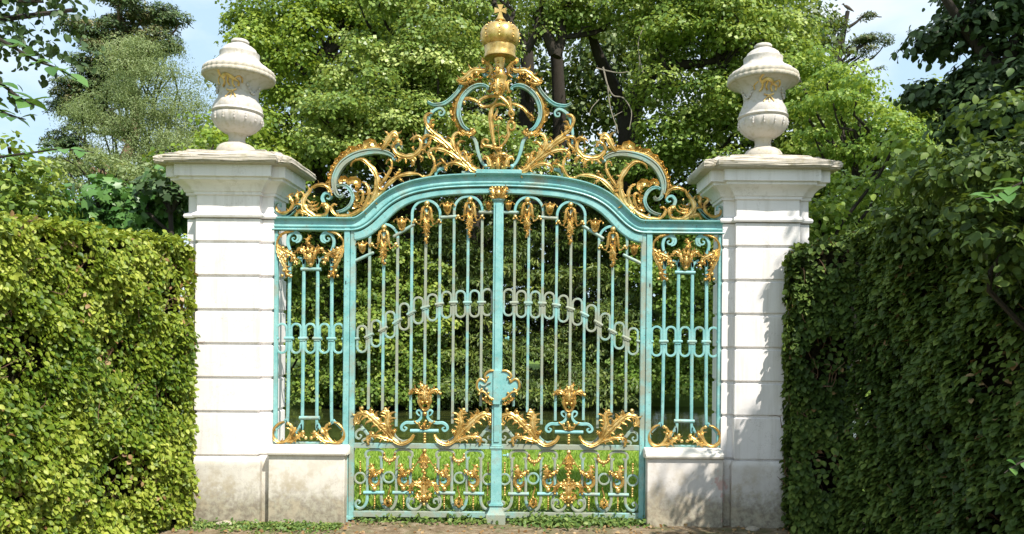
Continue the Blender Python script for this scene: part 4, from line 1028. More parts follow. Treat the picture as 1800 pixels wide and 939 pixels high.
# ---------------------------------------------------------------- foliage tools
NR = np.random.default_rng(11)
def unit(a): return a / (np.linalg.norm(a, axis=1)[:, None] + 1e-9)
SH = {   # leaf outlines: x across, y along, z lift; faces
 'kite': (np.array([(0,0,0),(.42,.45,.10),(0,1,-.02),(-.42,.45,.10)]), [(0,1,2,3)]),
 'oval': (np.array([(0,0,0),(.19,.10,.03),(.32,.30,.07),(.34,.52,.08),(.24,.78,.03),(0,1.02,-.12),(-.24,.78,.03),(-.34,.52,.08),(-.32,.30,.07),(-.19,.10,.03),(0,.33,.01),(0,.68,-.02)]), [(0,1,2,10),(10,2,3,11),(11,3,4,5),(0,10,8,9),(10,11,7,8),(11,5,6,7)]),
 'needle': (np.array([(0,0,0),(.16,.5,.03),(0,1,0),(-.16,.5,.03)]), [(0,1,2,3)]),
 'lobed': (np.array([(0,0,0),(.5,.1,.05),(.34,.42,.03),(.62,.62,.02),(.22,.74,0),(0,1.1,-.1),(-.22,.74,0),(-.62,.62,.02),(-.34,.42,.03),(-.5,.1,.05)]), [(0,1,2,8,9),(2,3,4,6,7,8),(4,5,6)]),
}
def leaves_mesh(name, mat, Pn, Nn, size, shape='kite', droop=.3, tint=None, parent=None, loc=(0,0,0), rng=None, axis=None):
    rng = rng or NR; n = len(Pn); tv, tf = SH[shape]
    Nn = unit(Nn)
    ax = rng.normal(size=(n, 3)) if axis is None else axis + rng.normal(size=(n, 3))*.35
    ax[:, 2] -= droop
    ax = unit(ax - Nn * np.sum(ax*Nn, 1)[:, None]); sd = np.cross(ax, Nn)
    s = np.asarray(size).reshape(-1, 1) if hasattr(size, '__len__') else rng.uniform(.65, 1.25, (n, 1)) * size
    V = (Pn[:, None, :] + s[:, :, None]*(tv[None, :, 0:1]*sd[:, None, :] + tv[None, :, 1:2]*ax[:, None, :] + tv[None, :, 2:3]*Nn[:, None, :])).reshape(-1, 3)
    k = len(tv); V = V - np.array(loc)
    me = bpy.data.meshes.new(name); me.vertices.add(len(V)); me.vertices.foreach_set('co', V.astype(np.float32).ravel())
    fl = np.concatenate([np.array(f) for f in tf]); fn = np.array([len(f) for f in tf])
    L = (fl[None, :] + (np.arange(n)*k)[:, None]).ravel(); cnt = np.tile(fn, n)
    me.loops.add(len(L)); me.loops.foreach_set('vertex_index', L.astype(np.int32))
    me.polygons.add(len(cnt)); st = np.concatenate([[0], np.cumsum(cnt)[:-1]])
    me.polygons.foreach_set('loop_start', st.astype(np.int32))
    me.update(calc_edges=True)
    if tint is None: tint = rng.random(n)
    at_ = me.attributes.new('tint', 'FLOAT', 'POINT'); at_.data.foreach_set('value', np.repeat(np.clip(tint, 0, 1), k).astype(np.float32))
    me.materials.append(mat)
    o = bpy.data.objects.new(name, me); C.objects.link(o)
    if parent is not None: o.parent = parent
    else: o.location = loc
    return o
def clump_cloud(rng, cs, rs, per, flat=.6, tone=None, up=.45):
    """leaf positions and normals spread over lumpy clumps"""
    P_, N_, T_ = [], [], []
    for i, (c, r) in enumerate(zip(cs, rs)):
        n = int(per * (r*r) * rng.uniform(.7, 1.2)); d = unit(rng.normal(size=(n, 3)))
        d[:, 2] = np.where(d[:, 2] < -.3, -d[:, 2]*.6, d[:, 2])
        q = rng.random(n)**.33; q = .45 + .6*q
        lump = 1 + .25*np.sin(d[:, 0]*5 + i) * np.cos(d[:, 1]*4 + i*2)
        p = np.array(c) + d * (r*q*lump)[:, None] * np.array([1, 1, flat])
        P_.append(p); nn = d + rng.normal(size=(n, 3))*.45; nn[:, 2] += up; N_.append(nn)
        base = rng.normal(.5, .16) if tone is None else tone[i]
        T_.append(base + rng.normal(0, .16, n))
    return np.vstack(P_), np.vstack(N_), np.concatenate(T_)
def limb(mb, a, b, r0, r1, rng, sag=.12, n=7, sides=6):
    a, b = np.array(a, float), np.array(b, float); L = np.linalg.norm(b-a); m1 = a + (b-a)*.35 + rng.normal(size=3)*L*sag; m2 = a + (b-a)*.7 + rng.normal(size=3)*L*sag*.8
    pts = crom([a, m1, m2, b], max(2, n//3)); rr = np.linspace(r0, r1, len(pts)); mb.tube(pts, list(rr), sides); return pts
def tree(name, label, cat, base, trunk_top, r0, ells, per, lsize, mat, bark='bark', shape='kite', flat=.6, cr=(.5, 1.1), droop=.3, up=.45, seed=1, group=None, limbs=18, front=.5, parts=('trunk', 'crown'), trunks=None, fill=.8):
    rng = np.random.default_rng(seed)
    t = thing(name, label, cat, tuple(base), group); t['_l'] = tuple(base)
    cs, rs = [], []
    for (c, r, n) in ells:
        k = 0
        while k < n:
            d = unit(rng.normal(size=(1, 3)))[0]
            if d[1] > .35 and rng.random() < front: continue
            q = rng.uniform(fill, 1.0) if rng.random() < .7 else rng.uniform(.3, fill)
            cs.append(np.array(c) + d*np.array(r)*q); rs.append(rng.uniform(*cr)); k += 1
    P_, N_, T_ = clump_cloud(rng, cs, rs, per, flat, None, up)
    leaves_mesh('crown', mat, P_, N_, lsize, shape, droop, T_, t, tuple(base), rng)
    mb = MB(); sp = []
    for (a, b, ra, rb) in (trunks or [(base, trunk_top, r0, r0*.45)]): sp += list(limb(mb, a, b, ra, rb, rng, .05, 9, 9))[3:]
    idx = rng.permutation(len(cs))[:limbs]
    for i in idx:
        c = np.array(cs[i]); cand = [p for p in sp if p[2] < c[2] + .3] or sp
        s = min(cand, key=lambda p: np.linalg.norm(p - c) + .8*abs(c[2]-p[2]-1.5))
        L = np.linalg.norm(c - s); limb(mb, s, c, min(r0*.35, .035*L + .02), .015, rng, .10, 7, 5)
    mb.build('trunk', M[bark], t)
    return t
ML = mat_leaf
M['l_maple'] = ML('maple_leaf', (.050,.105,.014), (.165,.26,.028), (.36,.43,.075), .32)
M['l_oak_deep'] = ML('deep_oak_leaf', (.050,.105,.016), (.155,.245,.034), (.38,.45,.11), .32)
M['l_oak'] = ML('oak_leaf', (.060,.12,.022), (.19,.28,.052), (.48,.53,.18), .28, .4)  # pale end of the tint puts crown highlights into the leaf colour
M['l_shrub'] = ML('shrub_leaf', (.040,.09,.014), (.14,.225,.030), (.36,.42,.085), .28)
M['l_yew'] = ML('conifer_needle', (.028,.055,.012), (.080,.125,.022), (.22,.26,.050), .18)
M['l_pine'] = ML('pine_needle', (.035,.070,.022), (.085,.14,.042), (.20,.17,.07), .12)
M['l_willow'] = ML('pale_leaf', (.10,.14,.05), (.20,.26,.10), (.34,.39,.18), .34)
M['l_light'] = ML('light_leaf', (.06,.13,.018), (.17,.28,.040), (.38,.46,.10), .34)
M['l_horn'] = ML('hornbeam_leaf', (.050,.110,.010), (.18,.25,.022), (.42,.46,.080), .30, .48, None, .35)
M['l_hornr'] = ML('hornbeam_leaf_shaded', (.030,.055,.012), (.068,.115,.022), (.17,.23,.045), .22, .5, None, .25)  # darker copy of the hornbeam leaf, the right side's shade put into the colour
M['l_beech'] = ML('beech_leaf', (.022,.042,.014), (.042,.075,.026), (.085,.14,.042), .14, .5, None, .25)  # very dark green: beech shade put into the colour; lime and ivy share it
M['l_ivy'] = ML('vine_leaf', (.030,.085,.018), (.07,.17,.035), (.15,.27,.07), .22, .38)
M['l_weed'] = ML('weed_leaf', (.05,.10,.02), (.11,.19,.04), (.22,.28,.07), .25)
M['l_grass'] = ML('grass_blade', (.09,.18,.02), (.20,.33,.032), (.34,.45,.07), .38, .55)
M['l_dry'] = ML('dry_leaf', (.16,.08,.03), (.28,.17,.07), (.40,.28,.14), .2)

# ---------------------------------------------------------------- ground, lawn, pond
def axis_pts():
    a = list(np.arange(-8, 8.01, .4)); b = [-200,-120,-70,-45,-30,-22,-16,-12,-10]; return b + a + [-x for x in reversed(b)]
xs = axis_pts(); ys = [-60,-30,-16,-11,-8] + list(np.arange(-7, 8, .35)) + list(np.arange(8, 28, 1.0)) + [30,36,45,60,90,150,300,600]
def gz(x, y):
    yb = 5.35 + .25*sin(x*.7) + .12*sin(x*2.1); yf = 15.2 + .3*sin(x*.4)
    if y <= yb: 
        q = max(0, (y - (yb-.9)) / .9); return -.02 - .30*q*q + .012*sin(x*1.7)*sin(y*2.3)*(y > .5)
    if y < yf: return -1.2
    return min(.15, -.5 + (y-yf)*.35)
V = [(x, y, gz(x, y)) for y in ys for x in xs]; nx = len(xs)
F = [(j*nx+i, j*nx+i+1, (j+1)*nx+i+1, (j+1)*nx+i) for j in range(len(ys)-1) for i in range(nx-1)]
m, t, o = nt('soil_and_turf'); n1 = noise(t, 1.3, 6, .6); n2 = noise(t, 40, 5, .7)
c = mixc(t, ramp(t, n1.outputs['Fac'], [(.35, 0.0), (.6, 1.0)]).outputs['Color'], (.085, .14, .025), (.13, .20, .035))
c = mixc(t, ramp(t, n2.outputs['Fac'], [(.55, 0.0), (.75, .5)]).outputs['Color'], c, (.10, .085, .05))
pbsdf(t, o, c, .95, 0, bump(t, n2.outputs['Fac'], .5, .02), .1); M['turf'] = m
b = MB().add(V, F); g = b.build('ground', M['turf'], angle=80); g['kind'] = 'structure'
m, t, o = nt('path_dirt'); n1 = noise(t, 3, 7, .65); n2 = noise(t, 60, 6, .75); n3 = noise(t, 14, 5, .6)
c = ramp(t, n3.outputs['Fac'], [(.3, (.12, .085, .05)), (.5, (.22, .165, .105)), (.7, (.33, .27, .19))]).outputs['Color']
c = mixc(t, ramp(t, n1.outputs['Fac'], [(.48, 0.0), (.62, .65)]).outputs['Color'], c, (.10, .12, .05))
c = mixc(t, ramp(t, n2.outputs['Fac'], [(.60, 0.0), (.70, .7)]).outputs['Color'], c, (.42, .37, .30))
pbsdf(t, o, c, .95, 0, bump(t, n2.outputs['Fac'], .8, .015), .1); M['dirt'] = m
px_ = np.linspace(-6, 6, 90); py_ = list(np.linspace(-7, -1, 14)) + list(np.linspace(-.9, .42, 24)); r_ = random.Random(5)
V = [(x, y + (.07*sin(x*5)+.04*sin(x*13) if y > .4 else 0), .004 + .012*r_.random()*(y < .35) - (.022 if y > .4 else 0) + .010*sin(x*3)*sin(y*4)) for y in py_ for x in px_]
F = [(j*90+i, j*90+i+1, (j+1)*90+i+1, (j+1)*90+i) for j in range(len(py_)-1) for i in range(89)]
b = MB().add(V, F); g = b.build('path', M['dirt'], angle=80); g['kind'] = 'structure'
m, t, o = nt('pond_water'); n1 = noise(t, 5, 3, .5); 
tcn = t.nodes.new('ShaderNodeMapping'); gg = t.nodes.new('ShaderNodeNewGeometry'); lk(t, gg.outputs['Position'], tcn.inputs['Vector']); tcn.inputs['Scale'].default_value = (1, 3, 1); lk(t, tcn.outputs['Vector'], n1.inputs['Vector'])
sc2 = noise(t, 1.1, 5, .6, tcn.outputs['Vector'])
c = mixc(t, ramp(t, sc2.outputs['Fac'], [(.48, 0.0), (.66, .6)]).outputs['Color'], (.018, .024, .008), (.085, .095, .022))
p = pbsdf(t, o, c, .12, 0, bump(t, n1.outputs['Fac'], .04, .02), .3); M['water'] = m
b = MB().add([(-60,4.2,-.36),(60,4.2,-.36),(60,17,-.36),(-60,17,-.36)], [(0,1,2,3)]); g = b.build('pond', M['water'], smooth=False); g['kind'] = 'structure'
# grass blades: lawn between the gate and the pond
rg_ = np.random.default_rng(3); n = 150000
X = rg_.uniform(-6.5, 6.5, n); Y = .30 + 5.3*rg_.random(n)**1.0
Z = np.array([gz(x, y) for x, y in zip(X, Y)]); k = Z > -.36; X, Y, Z = X[k], Y[k], Z[k]
P0 = np.stack([X, Y, Z], 1); N0 = rg_.normal(size=P0.shape)*.5; N0[:, 1] -= .9; N0[:, 2] += .5
ax = np.tile([0, 0, 1.6], (len(P0), 1)); pt = .5 + .25*np.sin(X*1.9+Y)*np.cos(Y*1.3) + rg_.normal(0, .2, len(X))
g = leaves_mesh('lawn_grass', M['l_grass'], P0, N0, rg_.uniform(.03, .085, len(P0))*np.where(Y < 1.1, 1.35, 1.0), 'needle', 0, pt, rng=rg_, axis=ax); g['kind'] = 'stuff'
# low weeds along the threshold and at the foot of the walls
def weeds(name, n, fx, fy, hz, size, mat, shape='oval', seed=1, tint=None):
    r = np.random.default_rng(seed); X = fx(r, n); Y = fy(r, n, X); Z = hz(r, n)
    P_ = np.stack([X, Y, Z], 1); N_ = r.normal(size=P_.shape)*.55; N_[:, 2] += 1; N_[:, 1] -= .3
    g = leaves_mesh(name, mat, P_, N_, size, shape, 0, tint, rng=r); g['kind'] = 'stuff'; return g
def fx(r, n):
    c = r.choice([.36, .55, .85, 1.1, .5, -.25, -1.0, -.6, .7, 1.2], n, p=[.16,.16,.14,.1,.12,.07,.05,.05,.1,.05]); return c + r.normal(0, .13, n)
weeds('ground_cover', 12000, fx, lambda r, n, X: np.abs(r.normal(0, .13, n))*-1 + .16, lambda r, n: .01 + np.abs(r.normal(0, .030, n)), .034, M['l_weed'], seed=21)
weeds('verge_weeds', 8000, lambda r, n: np.concatenate([r.uniform(-1.3, 1.3, n//2), r.normal(-2.1, .9, n - n//2)]), lambda r, n, X: np.where(np.abs(X) < 1.31, r.uniform(.10, .45, n), -.17 - np.abs(r.normal(0, .12, n))), lambda r, n: .01 + np.abs(r.normal(0, .014, n)), .028, M['l_weed'], seed=22)
weeds('leaf_litter', 420, lambda r, n: r.uniform(-3, 3.2, n), lambda r, n, X: r.uniform(-.75, -.12, n), lambda r, n: .016 + r.random(n)*.012, .034, M['l_dry'], seed=23)
# stones at the pier feet
M['rock'] = mat_stone('broken_stone', (.40, .35, .28), 0, .5)
for i, (x, y, s, lab) in enumerate([(-2.30,-.22,.085,'flat broken stone on the ground below the left pier'),(-2.05,-.19,.05,'small rounded stone between the left pier and low wall'),(-2.62,-.22,.07,'tan stone by the hedge foot below the left pier'),(2.2,-.20,.06,'grey stone at the foot of the right pier'),(-1.75,-.21,.045,'little stone before the left low wall')]):
    b = MB(); b.sph((x, y, .012), (s, s*.7, s*.42), 14, 8); r = random.Random(i); rr_ = [r.uniform(.8, 1.15) for _ in range(200)]
    b.v = [(x+(a-x)*rr_[j % 97], y+(c_-y)*rr_[(j*3) % 89], .0+(q)*rr_[(j*7) % 61]) for j, (a, c_, q) in enumerate(b.v)]
    tag(b.build('stone', M['rock'], loc=(x, y, 0), angle=35), lab, 'stone', 'loose stones along the wall foot')

# ---------------------------------------------------------------- hedges
def hedge(label, line, zt, mat, dens, lsize, seed, outward, depth=.9, shape='oval', tw='bark', ends=True, flat_=.6):
    """clipped hedge following a plan polyline; leaves on its visible faces over an added solid dark core"""
    rng = np.random.default_rng(seed); loc = (line[0][0], line[0][1], 0)
    t = thing('hedge', label, 'hedge', loc); t['_l'] = loc
    line = [np.array(p, float) for p in line]; Pp, Nn, Ti, Ax = [], [], [], []
    core = MB()
    for i in range(len(line)-1):
        a, b2 = line[i], line[i+1]; d = b2 - a; L = np.linalg.norm(d); d /= L
        nrm = np.array([d[1], -d[0]]); nrm = nrm if np.dot(nrm, outward) > 0 else -nrm
        z0, z1 = zt[i], zt[i+1]; n = int(L * (z0+z1)/2 * dens)
        u = rng.random(n); z = rng.random(n)**.95; zz_ = (z0 + (z1-z0)*u) * z
        off = np.abs(rng.normal(0, .075, n)); lump = .05*np.sin(u*L*3.1 + zz_*2.3 + seed) + .035*np.sin(zz_*5.3 - u*L*4.7)+.045*np.sin(zz_*13+u*L*7)*np.sin(u*L*17-zz_*3)
        xy = a + d*(u*L)[:, None] + nrm*(lump + .04 - off)[:, None]
        Pp.append(np.stack([xy[:, 0], xy[:, 1], zz_], 1))
        nn = np.stack([np.full(n, nrm[0]), np.full(n, nrm[1]), np.full(n, flat_)], 1) + rng.normal(size=(n, 3))*.55; Nn.append(nn)
        Ti.append(.45 + .16*np.sin(u*L*2 + zz_*3) + .12*np.sin(u*L*9+zz_*7) + rng.normal(0, .24, n)); Ax.append(np.stack([nrm[0]+0*u, nrm[1]+0*u, -.3+0*u], 1))
        nt_ = int(L * depth * dens * .9); u = rng.random(nt_); w_ = rng.random(nt_)      # top
        xy = a + d*(u*L)[:, None] - nrm*(w_*depth)[:, None]; zq = z0+(z1-z0)*u + rng.normal(0, .03, nt_)
        Pp.append(np.stack([xy[:, 0], xy[:, 1], zq], 1)); Nn.append(np.tile([0, 0, 1.], (nt_, 1)) + rng.normal(size=(nt_, 3))*.6); Ti.append(rng.normal(.55, .2, nt_)); Ax.append(rng.normal(size=(nt_, 3)))
        q0, q1 = a - nrm*.16, b2 - nrm*.16; q2, q3 = b2 - nrm*depth, a - nrm*depth; m_ = 10; kz = 8
        v = []
        for jj in range(kz+1):
            for ii in range(m_+1):
                uu = ii/m_; e = q0 + (q1-q0)*uu + nrm*rng.normal(0, .03); v.append((e[0], e[1], (z0+(z1-z0)*uu - .07)*jj/kz))
        f = [(jj*(m_+1)+ii, jj*(m_+1)+ii+1, (jj+1)*(m_+1)+ii+1, (jj+1)*(m_+1)+ii) for jj in range(kz) for ii in range(m_)]
        o0 = len(v); v += [(q3[0],q3[1],0),(q2[0],q2[1],0),(q2[0],q2[1],z1-.07),(q3[0],q3[1],z0-.07)]
        bl, br_, tr_, tl = 0, m_, kz*(m_+1)+m_, kz*(m_+1)
        f += [(o0, o0+1, o0+2, o0+3), (bl, tl, o0+3, o0), (br_, o0+1, o0+2, tr_), tuple(range(tl, tr_+1)) + (o0+2, o0+3)]
        core.add(v, f)
    if ends:   # end face towards the pier
        a = line[0]; d = line[1]-line[0]; d /= np.linalg.norm(d); nrm = np.array([d[1], -d[0]]); nrm = nrm if np.dot(nrm, outward) > 0 else -nrm
        n = int(.5*zt[0]*dens); u = rng.random(n); z = rng.random(n)*zt[0]
        xy = a - nrm*(u*.5)[:, None] - d*(rng.random(n)*.08 - .03)[:, None]; Pp.append(np.stack([xy[:, 0], xy[:, 1], z], 1)); Nn.append(np.stack([-d[0]+0*u, -d[1]+0*u, .5+0*u], 1) + rng.normal(size=(n, 3))*.5); Ti.append(rng.normal(.5, .2, n)); Ax.append(np.stack([-d[0]+0*u, -d[1]+0*u, -.3+0*u], 1))
    Pp = np.vstack(Pp); Nn = np.vstack(Nn); Ti = np.concatenate(Ti); Ax = np.vstack(Ax)
    hole = (np.sin(Pp[:, 0]*7.1+seed)*np.sin(Pp[:, 1]*5.3)*np.sin(Pp[:, 2]*6.7+1) > .30) & (rng.random(len(Pp)) < .80)
    k = ~hole
    leaves_mesh('foliage', mat, Pp[k], Nn[k], lsize, shape, .25, Ti[k], t, loc, rng, axis=Ax[k])
    nb = int(len(Pp)*.03); kk = rng.permutation(len(Pp))[:nb]; kk = kk[(np.sin(Pp[kk, 0]*4+2)*np.sin(Pp[kk, 2]*3.1+Pp[kk, 1]*4) > .1)]
    leaves_mesh('brown_leaves', M['l_dry'], Pp[kk], Nn[kk], lsize*1.02, shape, .4, None, t, loc, rng)['kind'] = 'stuff'
    core.build('solid_dark_core', M['core'], t, smooth=False)  # added solid box, coloured dark to block the view through the leaves
    mb = MB()
    for _ in range(150):     # twigs showing through
        i = rng.integers(0, len(line)-1); a, b2 = line[i], line[i+1]; d = b2-a; L = np.linalg.norm(d); d /= L
        nrm = np.array([d[1], -d[0]]); nrm = nrm if np.dot(nrm, outward) > 0 else -nrm
        p = a + d*rng.random()*L - nrm*.14; z = rng.uniform(.1, min(zt)-.2); e = p + nrm*.17 + d*rng.normal(0, .12)
        limb(mb, (p[0], p[1], z), (e[0], e[1], z + rng.uniform(.05, .35)), .006, .002, rng, .12, 5, 4)
    mb.build('twigs', M['bark_pine'], t)['kind'] = 'stuff'
    return t
m, t, o = nt('hedge_core'); n1 = noise(t, 18, 6, .7)
pbsdf(t, o, ramp(t, n1.outputs['Fac'], [(.35, (.012, .012, .006)), (.6, (.040, .035, .018)), (.75, (.07, .08, .025))]).outputs['Color'], 1, 0, bump(t, n1.outputs['Fac'], 1, .05), .05); M['core'] = m
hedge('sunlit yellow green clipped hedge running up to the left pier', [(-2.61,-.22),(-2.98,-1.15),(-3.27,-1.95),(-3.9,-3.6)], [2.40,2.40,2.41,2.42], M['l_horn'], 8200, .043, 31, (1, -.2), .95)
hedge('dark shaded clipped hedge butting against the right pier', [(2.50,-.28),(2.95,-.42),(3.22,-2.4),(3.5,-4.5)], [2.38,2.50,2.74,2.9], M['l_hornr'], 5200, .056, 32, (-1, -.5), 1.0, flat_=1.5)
# ---------------------------------------------------------------- shrubs and climbers beside the piers
def bush(name, label, cat, ells, per, lsize, mat, shape='oval', seed=1, cr=(.18, .35), flat=.8, droop=.3, up=.4, base=None, group=None, stems=8, front=.3):
    c0 = ells[0][0]; base = base or (c0[0], c0[1], 0); rng = np.random.default_rng(seed)
    tr = tree(name, label, cat, base, (c0[0], c0[1], max(.4, c0[2]-.2)), .05, ells, per, lsize, mat, 'bark', shape, flat, cr, droop, up, seed, group, stems, front, fill=.6)
    return tr
def E(px, py, D, rx, ry, rz, n): return (tuple(at(px, py, D)), (rx, ry, rz), n)
bush('climber', 'bright green five fingered vine tumbling over the hedge beside the left pier', 'climbing plant', [E(250,375,8.4,.62,.35,.34,26), E(160,400,8.3,.5,.35,.30,14), E(310,355,8.3,.28,.3,.22,10)], 1000, .088, M['l_ivy'], 'lobed', 41, (.16,.30), .8, .5, .2)
bush('shrub', 'leafy mid green shrub at the left edge behind the hedge', 'shrub', [E(30,350,7.6,.5,.4,.42,26), E(-50,330,7.2,.5,.4,.5,14), E(70,375,7.8,.3,.3,.25,8)], 900, .065, M['l_shrub'], 'oval', 42, (.16,.28))
bush('shrub', 'dark ivy clump hugging the left pier below its cornice', 'shrub', [E(300,338,7.9,.24,.2,.14,10), E(280,350,8.1,.25,.2,.12,6)], 900, .08, M['l_beech'], 'lobed', 43, (.10,.18))
bush('shrub', 'leafy yellow green bush rising over the hedge beside the right pier', 'shrub', [E(1455,410,7.5,.35,.3,.32,16), E(1530,370,7.6,.55,.4,.42,22), E(1640,330,7.2,.7,.5,.45,24)], 1200, .062, M['l_light'], 'oval', 44, (.16,.30))
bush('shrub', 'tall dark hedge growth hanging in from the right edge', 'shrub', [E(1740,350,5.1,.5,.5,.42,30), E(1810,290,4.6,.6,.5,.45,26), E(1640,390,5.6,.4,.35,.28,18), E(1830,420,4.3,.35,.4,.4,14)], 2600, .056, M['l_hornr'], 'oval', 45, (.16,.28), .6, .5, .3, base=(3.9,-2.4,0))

# ---------------------------------------------------------------- near trees reaching into the frame
tree('beech_tree', 'beech overhanging from the top right corner, its shade put into the leaf colour', 'tree', (4.9,-.6,0), (4.6,-.6,6.5), .22,
     [E(1760,30,6.9,.42,.35,.7,56), E(1850,40,6.7,.6,.4,.9,50), E(1700,165,6.9,.26,.25,.24,20), E(1790,200,6.6,.45,.4,.40,40), E(1655,80,7.0,.16,.2,.10,7), E(1640,175,7.0,.12,.2,.08,5), E(1720,225,6.7,.30,.3,.22,16), ((5.7,-2.3,7.3),(1.35,1.3,1.0),60), ((6.1,-4.4,7.0),(1.5,1.5,1.1),60)], 1500, .072, M['l_beech'], 'bark', 'oval', .6, (.14,.27), .5, .35, 51, None, 40, .2, trunks=[((4.9,-.6,0),(4.5,-.7,5.6),.20,.09),((4.8,-.6,2.6),(3.7,-.3,4.6),.08,.03),((4.5,-.7,5.2),(6,-4,7),.08,.03)])  # last two clumps: unseen crown added overhead to shade the leaves below
tree('lime_tree', 'near tree with big leaves reaching in from the top left corner', 'tree', (-5.6,-2.6,0), (-5.0,-2.5,6.0), .16,
     [E(-40,60,5.6,.45,.4,.5,24), E(20,25,5.6,.42,.3,.22,18), E(75,95,5.6,.32,.25,.16,10), E(-10,200,5.6,.22,.25,.20,5), E(100,10,5.8,.2,.2,.12,4), ((-5.1,-2.4,4.7),(.9,.9,1.3),70)], 330, .06, M['l_beech'], 'bark', 'oval', .6, (.14,.26), .7, .2, 52, None, 14, .2, trunks=[((-5.6,-2.6,0),(-5.0,-2.2,6.0),.14,.04)])
def spray(label, pts, D, n, ls, seed, sz=.10):
    rng = np.random.default_rng(seed); P3 = [at(x, y, D - .03*i) for i, (x, y) in enumerate(pts)]; P3 = [np.array(p) for p in P3]
    c = crom(P3, 8); base = tuple(P3[0]); t = thing('branch', label, 'branch', base, None); t['_l'] = base
    mb = MB(); mb.tube(c, list(np.linspace(.009, .002, len(c))), 6)
    P_, N_, A_ = [], [], []
    for i in range(n):
        k = int((.12 + .88*i/n)*(len(c)-2)); tdir = c[k+1]-c[k]; tdir /= np.linalg.norm(tdir); s = 1 if i % 2 else -1
        side = np.cross(tdir, [0, 0, 1]); ax = tdir*.7 + side*s*.8 + rng.normal(size=3)*.15
        P_.append(c[k]); A_.append(ax*2.2); nn = np.array([0.15, -.35, 1.0]) + rng.normal(size=3)*.28; N_.append(nn)
    leaves_mesh('leaves', M['l_ivy'], np.array(P_), np.array(N_), rng.uniform(.8, 1.2, n)*sz, 'oval', .25, rng.uniform(.2, .8, n), t, base, rng, np.array(A_))
    mb.build('twig', M['bark'], t)
spray('long leafy twig drooping across the sky at the upper left', [(-60,40),(10,75),(60,105),(100,120),(135,140)], 3.3, 13, 0, 61, .085)
spray('second leafy twig at the left edge, hanging lower', [(-50,110),(5,150),(40,175),(62,185)], 3.2, 9, 0, 62, .08)
spray('short leafy twig poking in halfway down the sky on the left', [(-40,170),(0,195),(25,205),(45,210)], 3.2, 7, 0, 63, .075)
spray('thin horizontal twig above the mid green shrub at the left edge', [(-60,285),(0,276),(60,268),(110,262),(165,268)], 4.2, 12, 0, 64, .075)
spray('sunlit shoot with broad leaves standing out of the right hedge', [(1830,300),(1780,330),(1750,345),(1715,350)], 4.0, 9, 0, 65, .10)
spray('broad bright leaves low on the shaded hedge at the right edge', [(1870,770),(1825,800),(1790,815),(1765,832)], 3.75, 7, 0, 66, .06)

# ---------------------------------------------------------------- trees across the pond
TB = 'trees beyond the pond'
def T(name, label, cat, bx, D, H, r0, ells, per, ls, mat, **k):
    b = at(bx, 590, D if D < 19 else max(D, 23.2)); b = (b.x, b.y, -.1)
    return tree(name, label, cat, b, (b[0], b[1], H), r0, ells, per, ls, mat, **k)
# tall maple and oaks
T('maple_tree', 'tall bright maple whose lit crown fills the sky left of the crown finial', 'tree', 560, 24, 10, .3,
  [E(560,150,24,2.6,1.8,2.6,60), E(640,60,24.5,2.6,1.6,2.0,44), E(500,60,25,1.5,1.2,2.2,26), E(520,260,23.5,1.6,1.2,1.4,26), E(620,-30,25,3,1.5,1.2,20)], 480, .125, M['l_maple'], seed=71, cr=(.45,.95), limbs=30, group=TB)
T('oak_tree', 'oak with highlights put into its leaf tints, directly behind the crest, left of the crown', 'tree', 720, 21, 9, .3,
  [E(700,190,21,2.0,1.4,1.7,52), E(790,120,21.5,1.5,1.2,1.6,38), E(740,60,22,2.2,1.2,1.6,34), E(620,240,20.5,1.3,1.0,.9,22), E(760,-20,22,2,1.2,.9,14)], 560, .11, M['l_oak'], seed=72, cr=(.40,.85), limbs=30, group=TB)
T('oak_tree', 'old oak with several dark bare trunks right of the crown', 'tree', 960, 22, 8, .25,
  [E(930,40,22.5,2.0,1.3,1.0,30), E(1060,20,22.5,1.8,1.2,.8,24), E(880,250,21,1.1,.8,.9,14), E(1000,300,22.6,1.5,.8,.6,12), E(950,-40,22,2.2,1.2,.8,14)], 520, .11, M['l_oak'], seed=73, cr=(.35,.8), limbs=16, group=TB,
  trunks=[(tuple(at(915,500,25)),tuple(at(925,60,24.8)),.27,.20),(tuple(at(980,500,25)),tuple(at(977,70,24.8)),.27,.19),(tuple(at(975,95,22)),tuple(at(940,20,22)),.17,.10),(tuple(at(978,100,22)),tuple(at(1000,10,22)),.15,.08),(tuple(at(925,90,22)),tuple(at(870,10,21.6)),.14,.08),(tuple(at(925,90,22)),tuple(at(960,-10,21.8)),.12,.07)])
T('oak_tree', 'broad bright oak with a forked black bough between crown and right urn', 'tree', 1150, 22, 8, .4,
  [E(1250,110,21.5,1.9,1.4,1.9,52), E(1180,20,22,1.6,1.2,1.0,26), E(1330,60,22,1.5,1.4,1.7,44), E(1375,200,22.5,1.1,1.2,1.7,34), E(1210,280,22,1.6,1.1,1.2,30), E(1290,-30,22,2.2,1.2,.8,18), E(1450,290,22,1.2,1,1.0,16)], 560, .115, M['l_oak_deep'], seed=74, cr=(.40,.9), limbs=26, group=TB,
  trunks=[(tuple(at(1112,460,24.6)),tuple(at(1105,190,24.4)),.46,.36),(tuple(at(1103,200,24.4)),tuple(at(1170,90,23)),.32,.18),(tuple(at(1103,210,24.4)),tuple(at(1040,60,23)),.24,.12),(tuple(at(1165,115,22)),tuple(at(1275,100,21.4)),.17,.08),(tuple(at(1140,160,22.2)),tuple(at(1240,140,21.6)),.12,.05),(tuple(at(1235,142,21.6)),tuple(at(1270,122,21.4)),.07,.03)])
